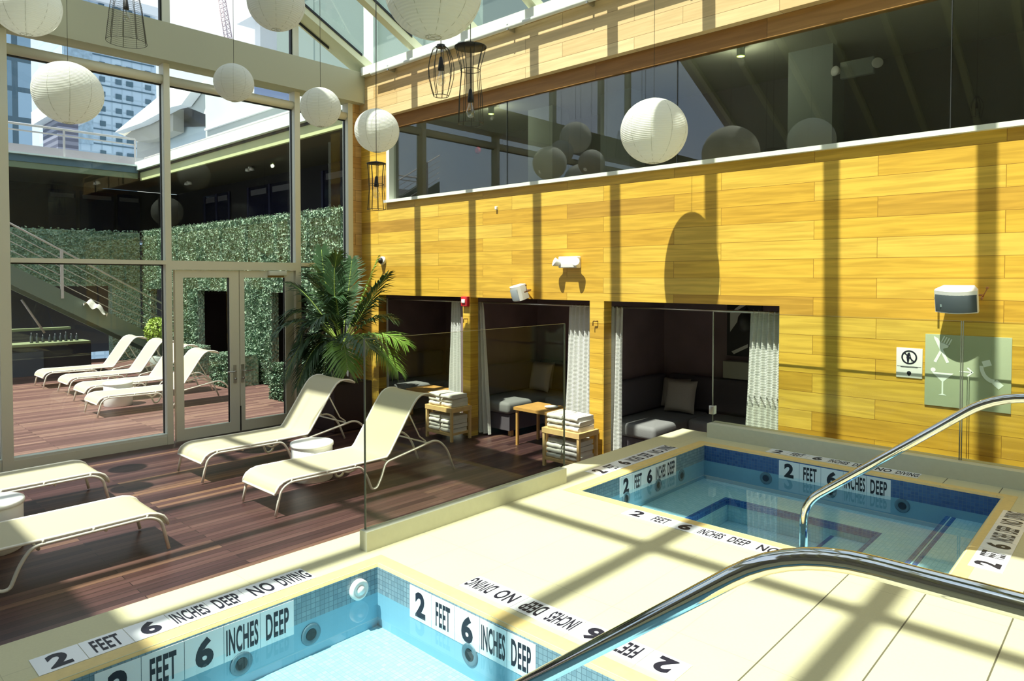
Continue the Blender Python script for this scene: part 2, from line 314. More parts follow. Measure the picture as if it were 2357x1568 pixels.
# ---------------------------------------------------------------- mesh helpers
class MB:
    def __init__(s): s.v = []; s.f = []; s.sm = []; s.mi = []; s.cur = 0
    def add(s, vs, fs, smooth=False):
        b = len(s.v); s.v += [tuple(x) for x in vs]
        for f in fs: s.f.append([b+i for i in f]); s.sm.append(smooth); s.mi.append(s.cur)
        return s
    def box(s, x0, x1, y0, y1, z0, z1):
        x0, x1 = min(x0, x1), max(x0, x1); y0, y1 = min(y0, y1), max(y0, y1); z0, z1 = min(z0, z1), max(z0, z1)
        v = [(x0,y0,z0),(x1,y0,z0),(x1,y1,z0),(x0,y1,z0),(x0,y0,z1),(x1,y0,z1),(x1,y1,z1),(x0,y1,z1)]
        return s.add(v, [(0,3,2,1),(4,5,6,7),(0,1,5,4),(1,2,6,5),(2,3,7,6),(3,0,4,7)])
    def rbox(s, x0, x1, y0, y1, z0, z1, r=.01, n=3):
        """box with rounded vertical and top/bottom edges (superellipse-like lofting)"""
        cx, cy = (x0+x1)/2, (y0+y1)/2; hx, hy = (x1-x0)/2, (y1-y0)/2
        def ring(z, ins):
            o = []
            for (sx, sy, a0) in ((1,1,0),(-1,1,PI/2),(-1,-1,PI),(1,-1,1.5*PI)):
                for k in range(n+1):
                    a = a0 + PI/2*k/n; rr = max(r-ins, .0002)
                    o.append((cx + sx*(hx-r) + math.cos(a)*rr, cy + sy*(hy-r) + math.sin(a)*rr, z))
            return o
        rings = []
        for k in range(n+1):
            a = PI/2*k/n; rings.append(ring(z0 + r*(1-math.sin(a)), r*(1-math.cos(PI/2-PI/2*(1-k/n))) if False else r*(1-math.sin(PI/2*k/n)) if False else r*(1-math.cos(PI/2-a))))
        rings = [ring(z0 + r*(1-math.cos(PI/2*k/n)), r*(1-math.sin(PI/2*k/n))) for k in range(n+1)] + \
                [ring(z1 - r*(1-math.cos(PI/2*(n-k)/n)), r*(1-math.sin(PI/2*(n-k)/n))) for k in range(n+1)]
        m = len(rings[0]); vs = [p for rg in rings for p in rg]; fs = []
        for i in range(len(rings)-1):
            for j in range(m): fs.append((i*m+j, i*m+(j+1)%m, (i+1)*m+(j+1)%m, (i+1)*m+j))
        fs.append(tuple(reversed(range(m)))); fs.append(tuple((len(rings)-1)*m+j for j in range(m)))
        return s.add(vs, fs, True)
    def prism(s, poly, axis, a0, a1):
        """poly = 2-D points; axis 0: (y,z) extruded in x; 1: (x,z) in y; 2: (x,y) in z"""
        def mk(p, t): return {0: (t, p[0], p[1]), 1: (p[0], t, p[1]), 2: (p[0], p[1], t)}[axis]
        n = len(poly); vs = [mk(p, a0) for p in poly] + [mk(p, a1) for p in poly]
        fs = [tuple(range(n))[::-1], tuple(range(n, 2*n))] + [(i, (i+1)%n, n+(i+1)%n, n+i) for i in range(n)]
        return s.add(vs, fs)
    def tube(s, pts, r, n=8, closed=False, caps=True):
        pts = [Vector(p) for p in pts]; m = len(pts)
        if m < 2: return s
        tang = []
        for i in range(m):
            if closed: t = pts[(i+1)%m] - pts[i-1]
            else: t = pts[min(i+1, m-1)] - pts[max(i-1, 0)]
            tang.append(t.normalized())
        ref = Vector((0, 0, 1)) if abs(tang[0].z) < .9 else Vector((1, 0, 0))
        nrm = (ref - tang[0]*ref.dot(tang[0])).normalized(); vs = []
        for i in range(m):
            nrm = (nrm - tang[i]*nrm.dot(tang[i])).normalized(); bi = tang[i].cross(nrm)
            rr = r[i] if isinstance(r, (list, tuple)) else r
            for k in range(n):
                a = 2*PI*k/n; vs.append(pts[i] + nrm*math.cos(a)*rr + bi*math.sin(a)*rr)
        fs = []
        for i in range(m if closed else m-1):
            for k in range(n):
                a, b = i*n+k, i*n+(k+1)%n; c, d = ((i+1)%m)*n+(k+1)%n, ((i+1)%m)*n+k
                fs.append((a, b, c, d))
        if caps and not closed: fs.append(tuple(reversed(range(n)))); fs.append(tuple((m-1)*n+k for k in range(n)))
        return s.add(vs, fs, True)
    def lathe(s, prof, n=32, cx=0, cy=0, cap=True, smooth=True):
        vs = []; m = len(prof)
        for (r, z) in prof:
            for k in range(n): a = 2*PI*k/n; vs.append((cx+r*math.cos(a), cy+r*math.sin(a), z))
        fs = [(i*n+k, i*n+(k+1)%n, (i+1)*n+(k+1)%n, (i+1)*n+k) for i in range(m-1) for k in range(n)]
        s.add(vs, fs, smooth)
        if cap:
            b = len(s.v) - len(vs)
            s.f.append([b+k for k in reversed(range(n))]); s.sm.append(False); s.mi.append(s.cur)
            s.f.append([b+(m-1)*n+k for k in range(n)]); s.sm.append(False); s.mi.append(s.cur)
        return s
    def grid(s, fn, nu, nv, smooth=True, thick=0):
        vs = [fn(i/nu, j/nv) for i in range(nu+1) for j in range(nv+1)]
        fs = [(i*(nv+1)+j, (i+1)*(nv+1)+j, (i+1)*(nv+1)+j+1, i*(nv+1)+j+1) for i in range(nu) for j in range(nv)]
        return s.add(vs, fs, smooth)
    def build(s, name, mats, parent=None, loc=None, origin=None):
        me = bpy.data.meshes.new(name)
        vs = s.v
        if origin is not None: vs = [(x-origin[0], y-origin[1], z-origin[2]) for x, y, z in vs]
        me.from_pydata(vs, [], s.f)
        if not isinstance(mats, (list, tuple)): mats = [mats]
        for m in mats: me.materials.append(m)
        me.polygons.foreach_set('use_smooth', s.sm); me.polygons.foreach_set('material_index', s.mi); me.update()
        ob = bpy.data.objects.new(name, me); C.objects.link(ob)
        if parent is not None: ob.parent = parent
        if origin is not None: ob.location = origin
        if loc is not None: ob.location = loc
        return ob
def fillet(pts, rad, n=5):
    pts = [Vector(p) for p in pts]; out = [pts[0]]
    for i in range(1, len(pts)-1):
        a, b, c = pts[i-1], pts[i], pts[i+1]
        r = rad[i] if isinstance(rad, (list, tuple)) else rad
        u = (a-b); v = (c-b); d = min(r, u.length*.48, v.length*.48)
        p, q = b + u.normalized()*d, b + v.normalized()*d
        for k in range(n+1):
            t = k/n; out.append(p*(1-t)**2 + b*2*t*(1-t) + q*t*t)
    out.append(pts[-1]); return out
def tag(o, label=None, cat=None, group=None, kind=None):
    if label: o['label'] = label
    if cat: o['category'] = cat
    if group: o['group'] = group
    if kind: o['kind'] = kind
    return o
def empty(name, loc, rz=0, label=None, cat=None, group=None):
    o = bpy.data.objects.new(name, None); C.objects.link(o); o.location = loc; o.rotation_euler = (0, 0, rz); o.empty_display_size = .1
    return tag(o, label, cat, group)
def struct(mb, name, mats, label, parent=None):
    o = mb.build(name, mats, parent); tag(o, label, 'structure' if False else None, kind='structure'); return o
def copy_tree(o, parent=None):
    c = o.copy(); C.objects.link(c); c.parent = parent
    for ch in [x for x in bpy.data.objects if x.parent == o]: copy_tree(ch, c)
    return c
_txt = {}
def text_mesh(s, bold=.012):
    """flat lettering as a mesh, centred at the origin, 1 unit cap height, x right y up"""
    if (s, bold) in _txt: return _txt[(s, bold)]
    cu = bpy.data.curves.new('t', 'FONT'); cu.body = s; cu.size = 1; cu.align_x = 'CENTER'; cu.align_y = 'CENTER'; cu.offset = bold; cu.space_character = 1.08
    cu.resolution_u = 4
    ob = bpy.data.objects.new('t', cu); C.objects.link(ob)
    dg = bpy.context.evaluated_depsgraph_get(); dg.update()
    me = bpy.data.meshes.new_from_object(ob.evaluated_get(dg)); C.objects.unlink(ob); bpy.data.objects.remove(ob)
    vs = [v.co.copy() for v in me.vertices]; fs = [tuple(p.vertices) for p in me.polygons]
    x0, x1 = min(v.x for v in vs), max(v.x for v in vs); y0, y1 = min(v.y for v in vs), max(v.y for v in vs)
    vs = [((v.x-(x0+x1)/2)/(x1-x0), (v.y-(y0+y1)/2)/(y1-y0)) for v in vs]
    _txt[(s, bold)] = (vs, fs); return vs, fs
# ================================================================ structure
W = 6.11            # face of the timber wall
ZD = -0.6           # timber deck level
FX = -8.82          # inner face of the glazed facade
def zr(y): return 4.567 + .5*(W - y) if y > -1.03 else 4.567 + .5*(W + 1.03) - .5*(-1.03 - y)

# floor: timber deck inside
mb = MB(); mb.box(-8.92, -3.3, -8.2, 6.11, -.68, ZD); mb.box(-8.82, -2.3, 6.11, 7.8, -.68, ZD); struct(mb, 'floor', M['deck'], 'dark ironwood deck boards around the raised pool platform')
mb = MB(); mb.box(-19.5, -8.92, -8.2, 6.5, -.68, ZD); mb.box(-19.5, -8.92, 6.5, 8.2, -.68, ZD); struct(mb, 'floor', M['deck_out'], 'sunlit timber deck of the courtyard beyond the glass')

# lower timber wall with three cabana openings
mb = MB()
for x0, x1, z0, z1 in [(-8.82, -8.40, ZD, 1.2), (-6.57, -6.43, ZD, 1.2), (-4.53, -4.34, ZD, 1.2), (-2.44, 4.5, ZD, 1.2), (-8.82, 4.5, 1.2, 2.535), (-8.82, -8.2, 2.535, 3.8)]:
    mb.box(x0, x1, W, W+.14, z0, z1)
wall = struct(mb, 'wall_right', M['wall_wood'], 'yellow timber board wall with three cabana openings')
mb = MB(); mb.box(-8.82, 4.5, W+.06, W+.14, 3.62, 3.8); mb.build('header_board', M['brown_wood'], wall)
mb = MB(); mb.box(-8.82, 4.5, W-.03, W+.14, 3.8, 4.44); mb.build('upper_boards', M['band_wood'], wall)
mb = MB(); mb.box(-8.98, FX, 5.96, W+.14, ZD, 4.05); struct(mb, 'trim_1', M['pier_wood'], 'timber clad pier beside the glazed facade')
mb = MB(); mb.box(-8.66, 4.5, 6.0, W+.14, 4.44, 4.56); struct(mb, 'trim_2', M['cream_white'], 'white ledge where the glass roof meets the timber wall')
mb = MB(); mb.tube([(-8.35, 5.97, 4.405), (4.4, 5.97, 4.405)], .028, 10)
tr = mb.build('light_track', M['cream_white']); tag(tr, 'long white horizontal track pipe fixed under the roof ledge on the timber wall', 'track')
for k in range(10):
    x = -7.95 + 1.16*k
    mb = MB(); mb.box(x-.012, x+.012, 5.95, W-.031, 4.37, 4.438); mb.build('bracket', M['nickel'], tr)

# interior window band
win = struct(MB().box(-8.2, 4.5, W-.05, W+.14, 2.535, 2.575), 'window_1', M['cream_white'], 'pale sill of the long interior window')
MB().box(-8.2, 4.5, W+.085, W+.093, 2.575, 3.62).build('pane', M['dark_glass'], win)
MB().box(-8.2, -8.13, W, W+.12, 2.575, 3.62).build('window_frame', M['cream_white'], win)
for x in (-5.86, -3.52, -1.17, 1.2):
    MB().box(x-.003, x+.003, W+.08, W+.098, 2.575, 3.62).build('pane_joint', M['gasket'], win)
# the room behind the long window
mb = MB(); mb.box(-8.8, 4.5, 9.2, 9.3, 2.4, 4.4); mb.box(-8.9, -8.8, W+.14, 9.3, 2.4, 4.4); mb.box(4.4, 4.5, W+.14, 9.3, 2.4, 4.4)
mb.box(-8.8, 4.5, W+.14, 9.2, 2.35, 2.45)
struct(mb, 'wall_corridor', M['corridor'], 'dark walls of the room behind the long window')
mb = MB(); mb.box(-8.8, 4.5, W+.14, 9.3, 4.1, 4.2); struct(mb, 'ceiling_corridor', M['dark_room2'], 'olive grey ceiling of the room behind the long window')
mb = MB()
for x in (-7.3, -5.9, -3.2): mb.box(x, x+.5, 8.2, 8.6, 2.45, 4.1)
struct(mb, 'trim_7', M['grey_render'], 'pale pillars in the room behind the long window')

# cabanas
for x in (-8.80, -6.74, -4.60, -2.41): struct(MB().box(x-.02, x+.03, W+.14, 7.75, ZD, 1.25), 'wall_partition', M['plum'], 'plum grey partition between the cabanas')
struct(MB().box(-8.82, -2.3, 7.75, 7.85, ZD, 1.25), 'wall_back', M['plum'], 'plum grey back wall of the cabanas')
struct(MB().box(-8.82, -2.3, W+.14, 7.85, 1.25, 1.32), 'ceiling', M['plum'], 'low dark ceiling of the cabanas')
for x in (-6.57+.1, -4.34): pass
for x0, x1 in ((-8.40, -6.57), (-6.43, -4.53), (-4.34, -2.44)):
    r = MB().tube([(x0, W+.2, 1.13), (x1, W+.2, 1.13)], .012, 8).build('curtain_rod', M['nickel'])
    pos = {-8.40: 'left', -6.43: 'middle', -4.34: 'right'}[x0]
    tag(r, 'thin metal curtain rod across the top of the %s cabana opening' % pos, 'curtain rod', 'cabana curtain rods')

# glazed facade -------------------------------------------------
mull_y = [(-3.33, -3.23), (-1.68, -1.58), (-.03, .07), (1.61, 1.71), (3.27, 3.34), (5.01, 5.09), (5.88, 5.96)]
names = ['window_2', 'window_3', 'window_4', 'window_5', 'window_6', 'window_7']
fac = MB()
for a, b in mull_y: fac.box(-8.97, FX, a, b, ZD, 4.05)
fac.box(-8.97, FX, -8.2, -3.33, ZD, 4.05)
fr = struct(fac, 'trim_3', M['cream'], 'cream mullions of the glazed facade')
for i in range(6):
    y0, y1 = mull_y[i][1], mull_y[i+1][0]; door = i == 4
    mb = MB(); mb.box(-8.95, FX+.005 if not door else FX, y0, y1, 1.61 if not door else 1.55, 1.66)
    if not door: mb.box(-8.96, FX-.01, y0, y1, ZD, -.50)
    wf = struct(mb, names[i], M['cream'], 'facade bay with transom and pale frame')
    MB().tube([(-8.89, y0, 3.865), (-8.89, y1, 3.865)], .058, 12).build('window_rail', M['cream'], wf)
    if not door: MB().box(-8.93, FX-.012, y0, y1, -.50, -.47).build('window_sill', M['cream_white'], wf)
    g = MB()
    g.box(-8.932, -8.926, y0, y1, 1.66, 3.82); g.box(-8.932, -8.926, y0, y1, 3.91, 4.05)
    if not door: g.box(-8.932, -8.926, y0, y1, -.47, 1.61)
    g.build('pane', M['glass'], wf)
    k = MB()
    for (za, zb) in ([(-.47, 1.61), (1.66, 3.81)] if not door else [(1.66, 3.81)]):
        k.box(-8.935, -8.90, y1-.012, y1, za, zb); k.box(-8.935, -8.90, y0, y1, zb-.014, zb)
    k.build('gasket', M['gasket'], wf)
    v = MB(); v.box(-8.955, -8.84, y1-.004, y1+.0005, -.47 if not door else 1.66, 3.80); v.build('sunlit_reveal', M['cream_white'], wf)  # mullion sides facing the sun, their sunlit white put into the colour
# double doors
def door_leaf(name, y0, y1, ga, gb, hy, lab):
    mb = MB(); x0, x1 = -8.91, -8.845
    mb.box(x0, x1, y0, ga, -.585, 1.545); mb.box(x0, x1, gb, y1, -.585, 1.545)
    mb.box(x0, x1, ga, gb, 1.45, 1.545); mb.box(x0, x1, ga, gb, -.585, -.45)
    d = struct(mb, name, M['cream'], lab)
    MB().box(-8.882, -8.876, ga, gb, -.45, 1.45).build('pane', M['glass'], d)
    k = MB(); k.box(-8.89, -8.868, gb-.012, gb, -.45, 1.45); k.build('gasket', M['gasket'], d)
    hd = MB(); hd.box(-8.845, -8.837, hy-.02, hy+.02, .06, .30); hp = hd.build('handle_plate', M['nickel'], d)
    s = 1 if hy < 4.2 else -1
    MB().tube(fillet([(-8.84, hy, .22), (-8.79, hy, .22), (-8.79, hy-s*.12, .22)], .015), .009, 8).build('door_handle', M['nickel'], d)
    MB().tube([(-8.84, hy, .12), (-8.81, hy, .12)], .014, 10).build('lock_knob', M['nickel'], d)
    return d
d1 = door_leaf('door_1', 3.385, 4.195, 3.48, 4.07, 4.13, 'left leaf of the cream framed glass double doors')
d2 = door_leaf('door_2', 4.205, 4.99, 4.27, 4.86, 4.235, 'right leaf of the cream framed glass double doors')
MB().rbox(-8.845, -8.79, 4.60, 4.86, 1.48, 1.54, .008).build('door_closer', M['cream_white'], d2)
MB().box(-8.846, -8.842, 4.60, 4.84, 1.455, 1.48).build('worn_patch', simple('worn_bronze', (.38, .24, .08), .5), d2)
MB().box(-8.845, -8.83, 4.197, 4.207, -.58, -.25).build('floor_bolt', M['black'], d1)

# big beam over the facade and gable above it
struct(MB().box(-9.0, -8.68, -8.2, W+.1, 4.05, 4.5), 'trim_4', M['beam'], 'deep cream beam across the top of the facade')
gb = MB()
for y0, y1 in ((3.27, 3.36), (5.0, 5.09), (1.61, 1.71), (-.03, .07), (-1.08, -.98)): gb.box(-8.95, -8.84, y0, y1, 4.5, zr((y0+y1)/2)+.02)
gob = struct(gb, 'trim_5', M['cream'], 'cream gable posts above the facade beam')
g = MB(); g.add([(-8.9, W, 4.5), (-8.9, -8.2, 4.5), (-8.9, -8.2, 4.6), (-8.9, -1.03, zr(-1.03)), (-8.9, W, 4.62)], [(0, 1, 2, 3, 4)]); g.build('pane', M['roof_glass'], gob)
k = MB()
for y in (3.27, 5.0): k.box(-8.91, -8.86, y-.02, y, 4.5, zr(y)-.02)
k.build('gasket', M['gasket'], gob)

# roof: rafters, gaskets, glass
def slant(mb, x0, x1, ya, yb, d0, d1):
    """bar following the roof slope between ya and yb; d0..d1 = height above the rafter's underside line"""
    v = [(x0, ya, zr(ya)+d0), (x1, ya, zr(ya)+d0), (x1, yb, zr(yb)+d0), (x0, yb, zr(yb)+d0), (x0, ya, zr(ya)+d1), (x1, ya, zr(ya)+d1), (x1, yb, zr(yb)+d1), (x0, yb, zr(yb)+d1)]
    mb.add(v, [(0,3,2,1),(4,5,6,7),(0,1,5,4),(1,2,6,5),(2,3,7,6),(3,0,4,7)])
rx = [-8.63 + 1.0957*k + (.07 if k else 0) for k in range(12)]
ceil = MB()
for k, x in enumerate(rx):
    wd = .35 if k == 0 else .12
    slant(ceil, x-wd, x, W+.1, -1.03, 0, .13)
ceil.box(-8.98, 4.5, -1.065, -.995, zr(-1.03)+.02, zr(-1.03)+.13)
for k, x in enumerate(rx): slant(ceil, x-.12, x, -1.066, -8.2, 0, .13)
roof = struct(ceil, 'ceiling', M['rafter'], 'cream rafters and ridge of the pitched glass roof')
k = MB()
for i, x in enumerate(rx): slant(k, x, x+.012, 6.0, -1.03, .10, .135)
slant(k, -8.90, -8.875, 5.6, -1.03, -.03, 0.0)
k.build('gasket', M['gasket'], roof)
g = MB(); slant(g, -8.98, 4.5, W+.1, -1.03, .132, .138); slant(g, -8.98, 4.5, -1.031, -2.85, .132, .138); g.build('pane', M['roof_glass'], roof)
b_ = MB(); slant(b_, -8.6, 4.4, 2.06, .50, .139, .15); slant(b_, -3.25, 4.4, 2.75, 2.061, .139, .15); b_.build('roof_shade_panel', simple('grey_shade_panel', (.40, .41, .38), .8), roof)  # unseen panels added over the glass, sized to cast the wide shade band
s = MB(); slant(s, -9.0, 4.6, -2.85, -8.3, .131, .25); s.build('solid_roof', simple('grey_roof_lining', (.42, .42, .40), .8), roof)
struct(MB().box(-9.0, 4.6, -8.3, -8.2, -2, 4.8), 'wall_south', simple('grey_plaster', (.38, .36, .33), .85), 'far plaster wall behind the viewer')
e = MB(); e.prism([(-8.3, -2), (6.25, -2), (6.25, 4.6), (-1.03, zr(-1.03)), (-8.3, 4.6)], 0, 4.5, 4.6); struct(e, 'wall_east', simple('warm_plaster', (.62, .60, .52), .85), 'plaster wall beside the viewer')

# raised stone platform -----------------------------------------
pf = MB()
PX0, PX1, A0, A1, B0, B1 = -2.86, -.71, .27, 2.07, 3.73, 5.53
for x0, x1, y0, y1 in [(-3.3, PX0, -8.2, 5.95), (PX1, 4.5, -8.2, 5.95), (PX0, PX1, -8.2, A0), (PX0, PX1, A1, B0), (PX0, PX1, B1, 5.95)]:
    pf.box(x0, x1, y0, y1, -.6, 0)
struct(pf, 'floor', M['stone'], 'raised cream stone platform around the two pools')
cb = MB(); cb.box(-3.08, -3.015, 2.112, 3.80, 0, .105)
c = cb.build('curb', M['curb']); tag(c, 'low pale curb along the platform edge carrying the long glass screen', 'curb')
cb = MB(); cb.box(-2.96, 4.5, 5.78, 5.95, 0, .125)
c = cb.build('curb', M['curb']); tag(c, 'low grey curb behind the far pool, at the foot of the timber wall', 'curb')

def screen(name, pts, z0, z1, lab, grp='frameless glass screens'):
    (x0, y0), (x1, y1) = pts
    t = .006; mb = MB()
    if x0 == x1: mb.box(x0-t, x0+t, y0, y1, z0, z1)
    else: mb.box(x0, x1, y0-t, y0+t, z0, z1)
    o = mb.build(name, M['screen_glass']); tag(o, lab, 'glass screen', grp)
    e = MB(); q = t+.0006
    for (a, b) in ((x0, y0), (x1, y1)):
        if x0 == x1: e.box(x0-q, x0+q, b-.002, b+.002, z0, z1)
        else: e.box(a-.003, a+.003, y0-q, y0+q, z0, z1)
    if x0 == x1: e.box(x0-q, x0+q, y0, y1, z1-.0004, z1+.0006)
    else: e.box(x0, x1, y0-q, y0+q, z1-.0004, z1+.0006)
    e.build('polished_edge', M['glass_edge'], o)
    return o
screen('glass_screen', [(-3.062, 2.135), (-3.062, 3.83)], .1055, 1.125, 'clear glass screen standing on the low curb in front of the loungers')
s3 = screen('glass_screen', [(-2.95, 5.87), (-1.018, 5.87)], .1255, 1.14, 'clear glass screen between the right cabana and the wall signs')
screen('glass_screen', [(-1.006, 5.87), (1.2, 5.87)], .1255, 1.14, 'clear glass screen beside the wall signs, cut by the right frame edge')
MB().rbox(-2.975, -2.925, 5.84, 5.90, .20, .28, .006).build('corner_clamp', M['nickel'], s3)

# pools ----------------------------------------------------------
def pool(y0, y1, near, lab):
    p = empty('pool', (PX0, y0, 0), 0, lab, 'pool')
    loc = (PX0, y0, 0)
    def part(mb, name, mat, par=p):
        return mb.build(name, mat, par, origin=None, loc=(-PX0, -y0, 0) if par is p else None)
    mb = MB(); t = .0
    # walls as thin linings inside the hole
    L = .012; zb = -.62; zw = -.141
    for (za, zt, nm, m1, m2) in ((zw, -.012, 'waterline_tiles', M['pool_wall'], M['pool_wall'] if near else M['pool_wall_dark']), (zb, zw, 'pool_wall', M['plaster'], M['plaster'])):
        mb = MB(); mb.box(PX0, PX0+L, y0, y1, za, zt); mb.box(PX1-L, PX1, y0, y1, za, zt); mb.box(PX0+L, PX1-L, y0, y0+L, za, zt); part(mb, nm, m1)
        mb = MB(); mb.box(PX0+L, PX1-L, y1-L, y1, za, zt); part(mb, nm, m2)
    # floor, bench and steps
    mb = MB()
    if near: mb.box(PX0, PX1, y0, y1, -.62, -.31)
    else:
        mb.box(PX0, PX1, y0, y1, -.62, -.48)
        mb.box(PX0, -2.45, y0, y1, -.5, -.30); mb.box(-2.45, -1.36, 5.15, y1, -.5, -.30); mb.box(-1.36, -1.02, y0, y1, -.5, -.30)
        mb.box(-1.02, PX1, y0, y1, -.5, -.20); mb.box(-1.66, -1.36, y0, 5.15, -.5, -.39)
    fl = part(mb, 'pool_floor', M['pool_floor'])
    if not near:
        nz = MB(); q = .0015
        def nose(x0, x1, ya, yb, z): nz.box(x0, x1, ya, yb, z-.045, z+q)
        nose(-2.475, -2.447, y0, 5.153, -.30); nose(-2.447, -1.363, 5.125, 5.153, -.30); nose(-1.363, -1.335, y0, 5.153, -.30)
        nose(-1.663, -1.635, y0, 5.12, -.39)
        nz.box(-1.030, -1.004, y0, y1, -.30, -.20+q); nz.box(-.994, -.968, y0, y1, -.21, -.20+q)
        part(nz, 'step_nosing', M['nosing'])
    mb = MB(); mb.box(PX0+L, PX1-L, y0+L, y1-L, -.141, -.140); 
    wtr = MB().add([(PX0+L, y0+L, -.14), (PX1-L, y0+L, -.14), (PX1-L, y1-L, -.14), (PX0+L, y1-L, -.14)], [(0, 1, 2, 3)])
    part(wtr, 'water', M['water'])
    # rounded coping
    cp = MB(); r = .022; o_ = .012
    def bull(a, b, nx, ny):
        pts = []
        n = 6; prof = [(-.075, .0012)] + [(-.0+o_ - r + r*math.sin(PI*k/n), -r+.0012 + r*math.cos(PI*k/n)) for k in range(n+1)] + [(-.01, -2*r+.0012)]
        vs = []
        ux, uy = (b[0]-a[0]), (b[1]-a[1]); ln = math.hypot(ux, uy); ux /= ln; uy /= ln
        for (px, py), sg in ((a, 1), (b, -1)):
            for (d, z) in prof: vs.append((px+nx*d+ux*sg*d, py+ny*d+uy*sg*d, z))
        m = len(prof); cp.add(vs, [(k, k+1, m+k+1, m+k) for k in range(m-1)], True)
    bull((PX0, y0), (PX0, y1), 1, 0); bull((PX1, y0), (PX1, y1), -1, 0)
    bull((PX0, y0), (PX1, y0), 0, 1); bull((PX0, y1), (PX1, y1), 0, -1)
    part(cp, 'coping', M['coping'])
    def jet(x, y, z, ax):
        mb = MB(); n = 24
        prof = [(.030, 0), (.050, 0), (.050, .004), (.043, .008), (.030, .006), (.024, .002)]
        vs = []
        for (r_, h) in prof:
            for k in range(n):
                a = 2*PI*k/n; c_, s_ = r_*math.cos(a), r_*math.sin(a)
                vs.append((x+h, y+c_, z+s_) if ax == 'x' else (x+c_, y-h, z+s_))
        fs = [(i*n+k, i*n+(k+1)%n, (i+1)*n+(k+1)%n, (i+1)*n+k) for i in range(5) for k in range(n)]
        mb.add(vs, fs, True); j = part(mb, 'jet', M['jet'])
        h = MB(); vs = [((x+.0065, y+.026*math.cos(2*PI*k/n), z+.026*math.sin(2*PI*k/n)) if ax == 'x' else (x+.026*math.cos(2*PI*k/n), y-.0065, z+.026*math.sin(2*PI*k/n))) for k in range(n)]
        h.add(vs, [tuple(range(n))]); h.build('nozzle', M['black'], j)
    if near:
        for y in (.68, 1.01, 1.345, 1.68): jet(PX0+L, y, -.212, 'x')
        for x in (-2.17, -1.72, -1.27): jet(x, y1-L, -.205, 'y')
        mb = MB(); n = 28; vs = []
        prof = [(.05, 0), (.05, .02), (.036, .028), (.034, .022), (.022, .022), (.020, .034), (.0005, .036)]
        for (r_, h) in prof:
            for k in range(n): a = 2*PI*k/n; vs.append((PX0+L+h, 1.94+r_*math.cos(a), -.085+r_*math.sin(a)))
        mb.add(vs, [(i*n+k, i*n+(k+1)%n, (i+1)*n+(k+1)%n, (i+1)*n+k) for i in range(len(prof)-1) for k in range(n)], True)
        part(mb, 'overflow_cap', M['white'])
    else:
        for y in (4.3, 4.75): jet(PX0+L, y, -.19, 'x')
        jet(PX0+L, 5.12, -.19, 'x')
        for x in (-2.3, -1.8, -1.3): jet(x, y1-L, -.19, 'y')
    return p
pool(A0, A1, True, 'near square pool at the lower frame edge with jets and white cap')
pool(B0, B1, False, 'far square pool in front of the timber wall with blue edged steps')

# depth markers --------------------------------------------------
WORDS = ['2', 'FEET', '6', 'INCHES', 'DEEP', 'NO', 'DIVING']
def marker(o, u, v, n, words, lab, tw, th, off=.002):
    """row of tiles starting at o (outer corner, lower-left of the text), u = reading direction, v = up"""
    o, u, v = Vector(o), Vector(u), Vector(v); nn = u.cross(v)
    root = empty('depth_marker', o, 0, lab, 'depth marker', 'depth marker tile rows')
    def tr(a, b, h): p = u*a + v*b + nn*h; return (p.x, p.y, p.z)
    for i, wd in enumerate(words):
        g = .0012; mb = MB(); a0, a1, b0, b1 = i*tw+g, (i+1)*tw-g, 0, th
        vs = [tr(a0, b0, 0), tr(a1, b0, 0), tr(a1, b1, 0), tr(a0, b1, 0), tr(a0, b0, off), tr(a1, b0, off), tr(a1, b1, off), tr(a0, b1, off)]
        mb.add(vs, [(0,3,2,1),(4,5,6,7),(0,1,5,4),(1,2,6,5),(2,3,7,6),(3,0,4,7)])
        t = mb.build('tile', M['tile_white'], root)
        big = wd in '26'
        tvs, tfs = text_mesh(wd, .045 if big else .028)
        gw = {'2': .46, '6': .46, 'FEET': .62, 'INCHES': .88, 'DEEP': .68, 'NO': .66, 'DIVING': .92}[wd]*tw
        gh = (.78 if big else .72)*th
        lm = MB(); lm.add([tr((i+.5)*tw + x*gw, th/2 + y*gh, off+.0006) for x, y in tvs], tfs)
        t2 = lm.build('lettering', M['ink'], t)
    return root
X_, Y_, Z_ = (1, 0, 0), (0, 1, 0), (0, 0, 1); NX, NY = (-1, 0, 0), (0, -1, 0)
marker((-2.937, .632, .0006), Y_, NX, 0, WORDS, 'white tile row on the platform along the left edge of the near pool', .162, .152)
marker((-1.235, 2.315, .0006), NX, NY, 0, WORDS, 'upside-down white tile row between the pools beside the near pool', .1625, .135)
marker((-2.375, 3.53, .0006), X_, Y_, 0, WORDS, 'white tile row on the platform along the front edge of the far pool', .1625, .125)
marker((-2.937, 4.115, .0006), Y_, NX, 0, WORDS, 'white tile row on the far pool left edge behind the curb', .160, .155)
marker((-2.35, 5.62, .0006), X_, Y_, 0, WORDS, 'white tile row behind the far pool under the grey curb', .160, .14)
marker((-.52, 4.085, .0006), Y_, NX, 0, WORDS, 'white tile row on the right edge of the far pool near the frame edge', .162, .145)
marker((PX0+.0125, .784, -.178), Y_, Z_, 0, WORDS[:5], 'vertical white tile row inside the near pool left wall', .162, .158)
marker((-2.588, A1-.0125, -.175), X_, Z_, 0, WORDS[:5], 'vertical white tile row inside the sunlit wall of the near pool', .1606, .155)
marker((PX0+.0125, 4.215, -.165), Y_, Z_, 0, WORDS[:5], 'vertical white tile row inside the left wall of the far pool', .163, .145)
marker((-2.195, B1-.0125, -.165), X_, Z_, 0, WORDS[:5], 'vertical white tile row on the dark blue back wall of the far pool', .164, .145)

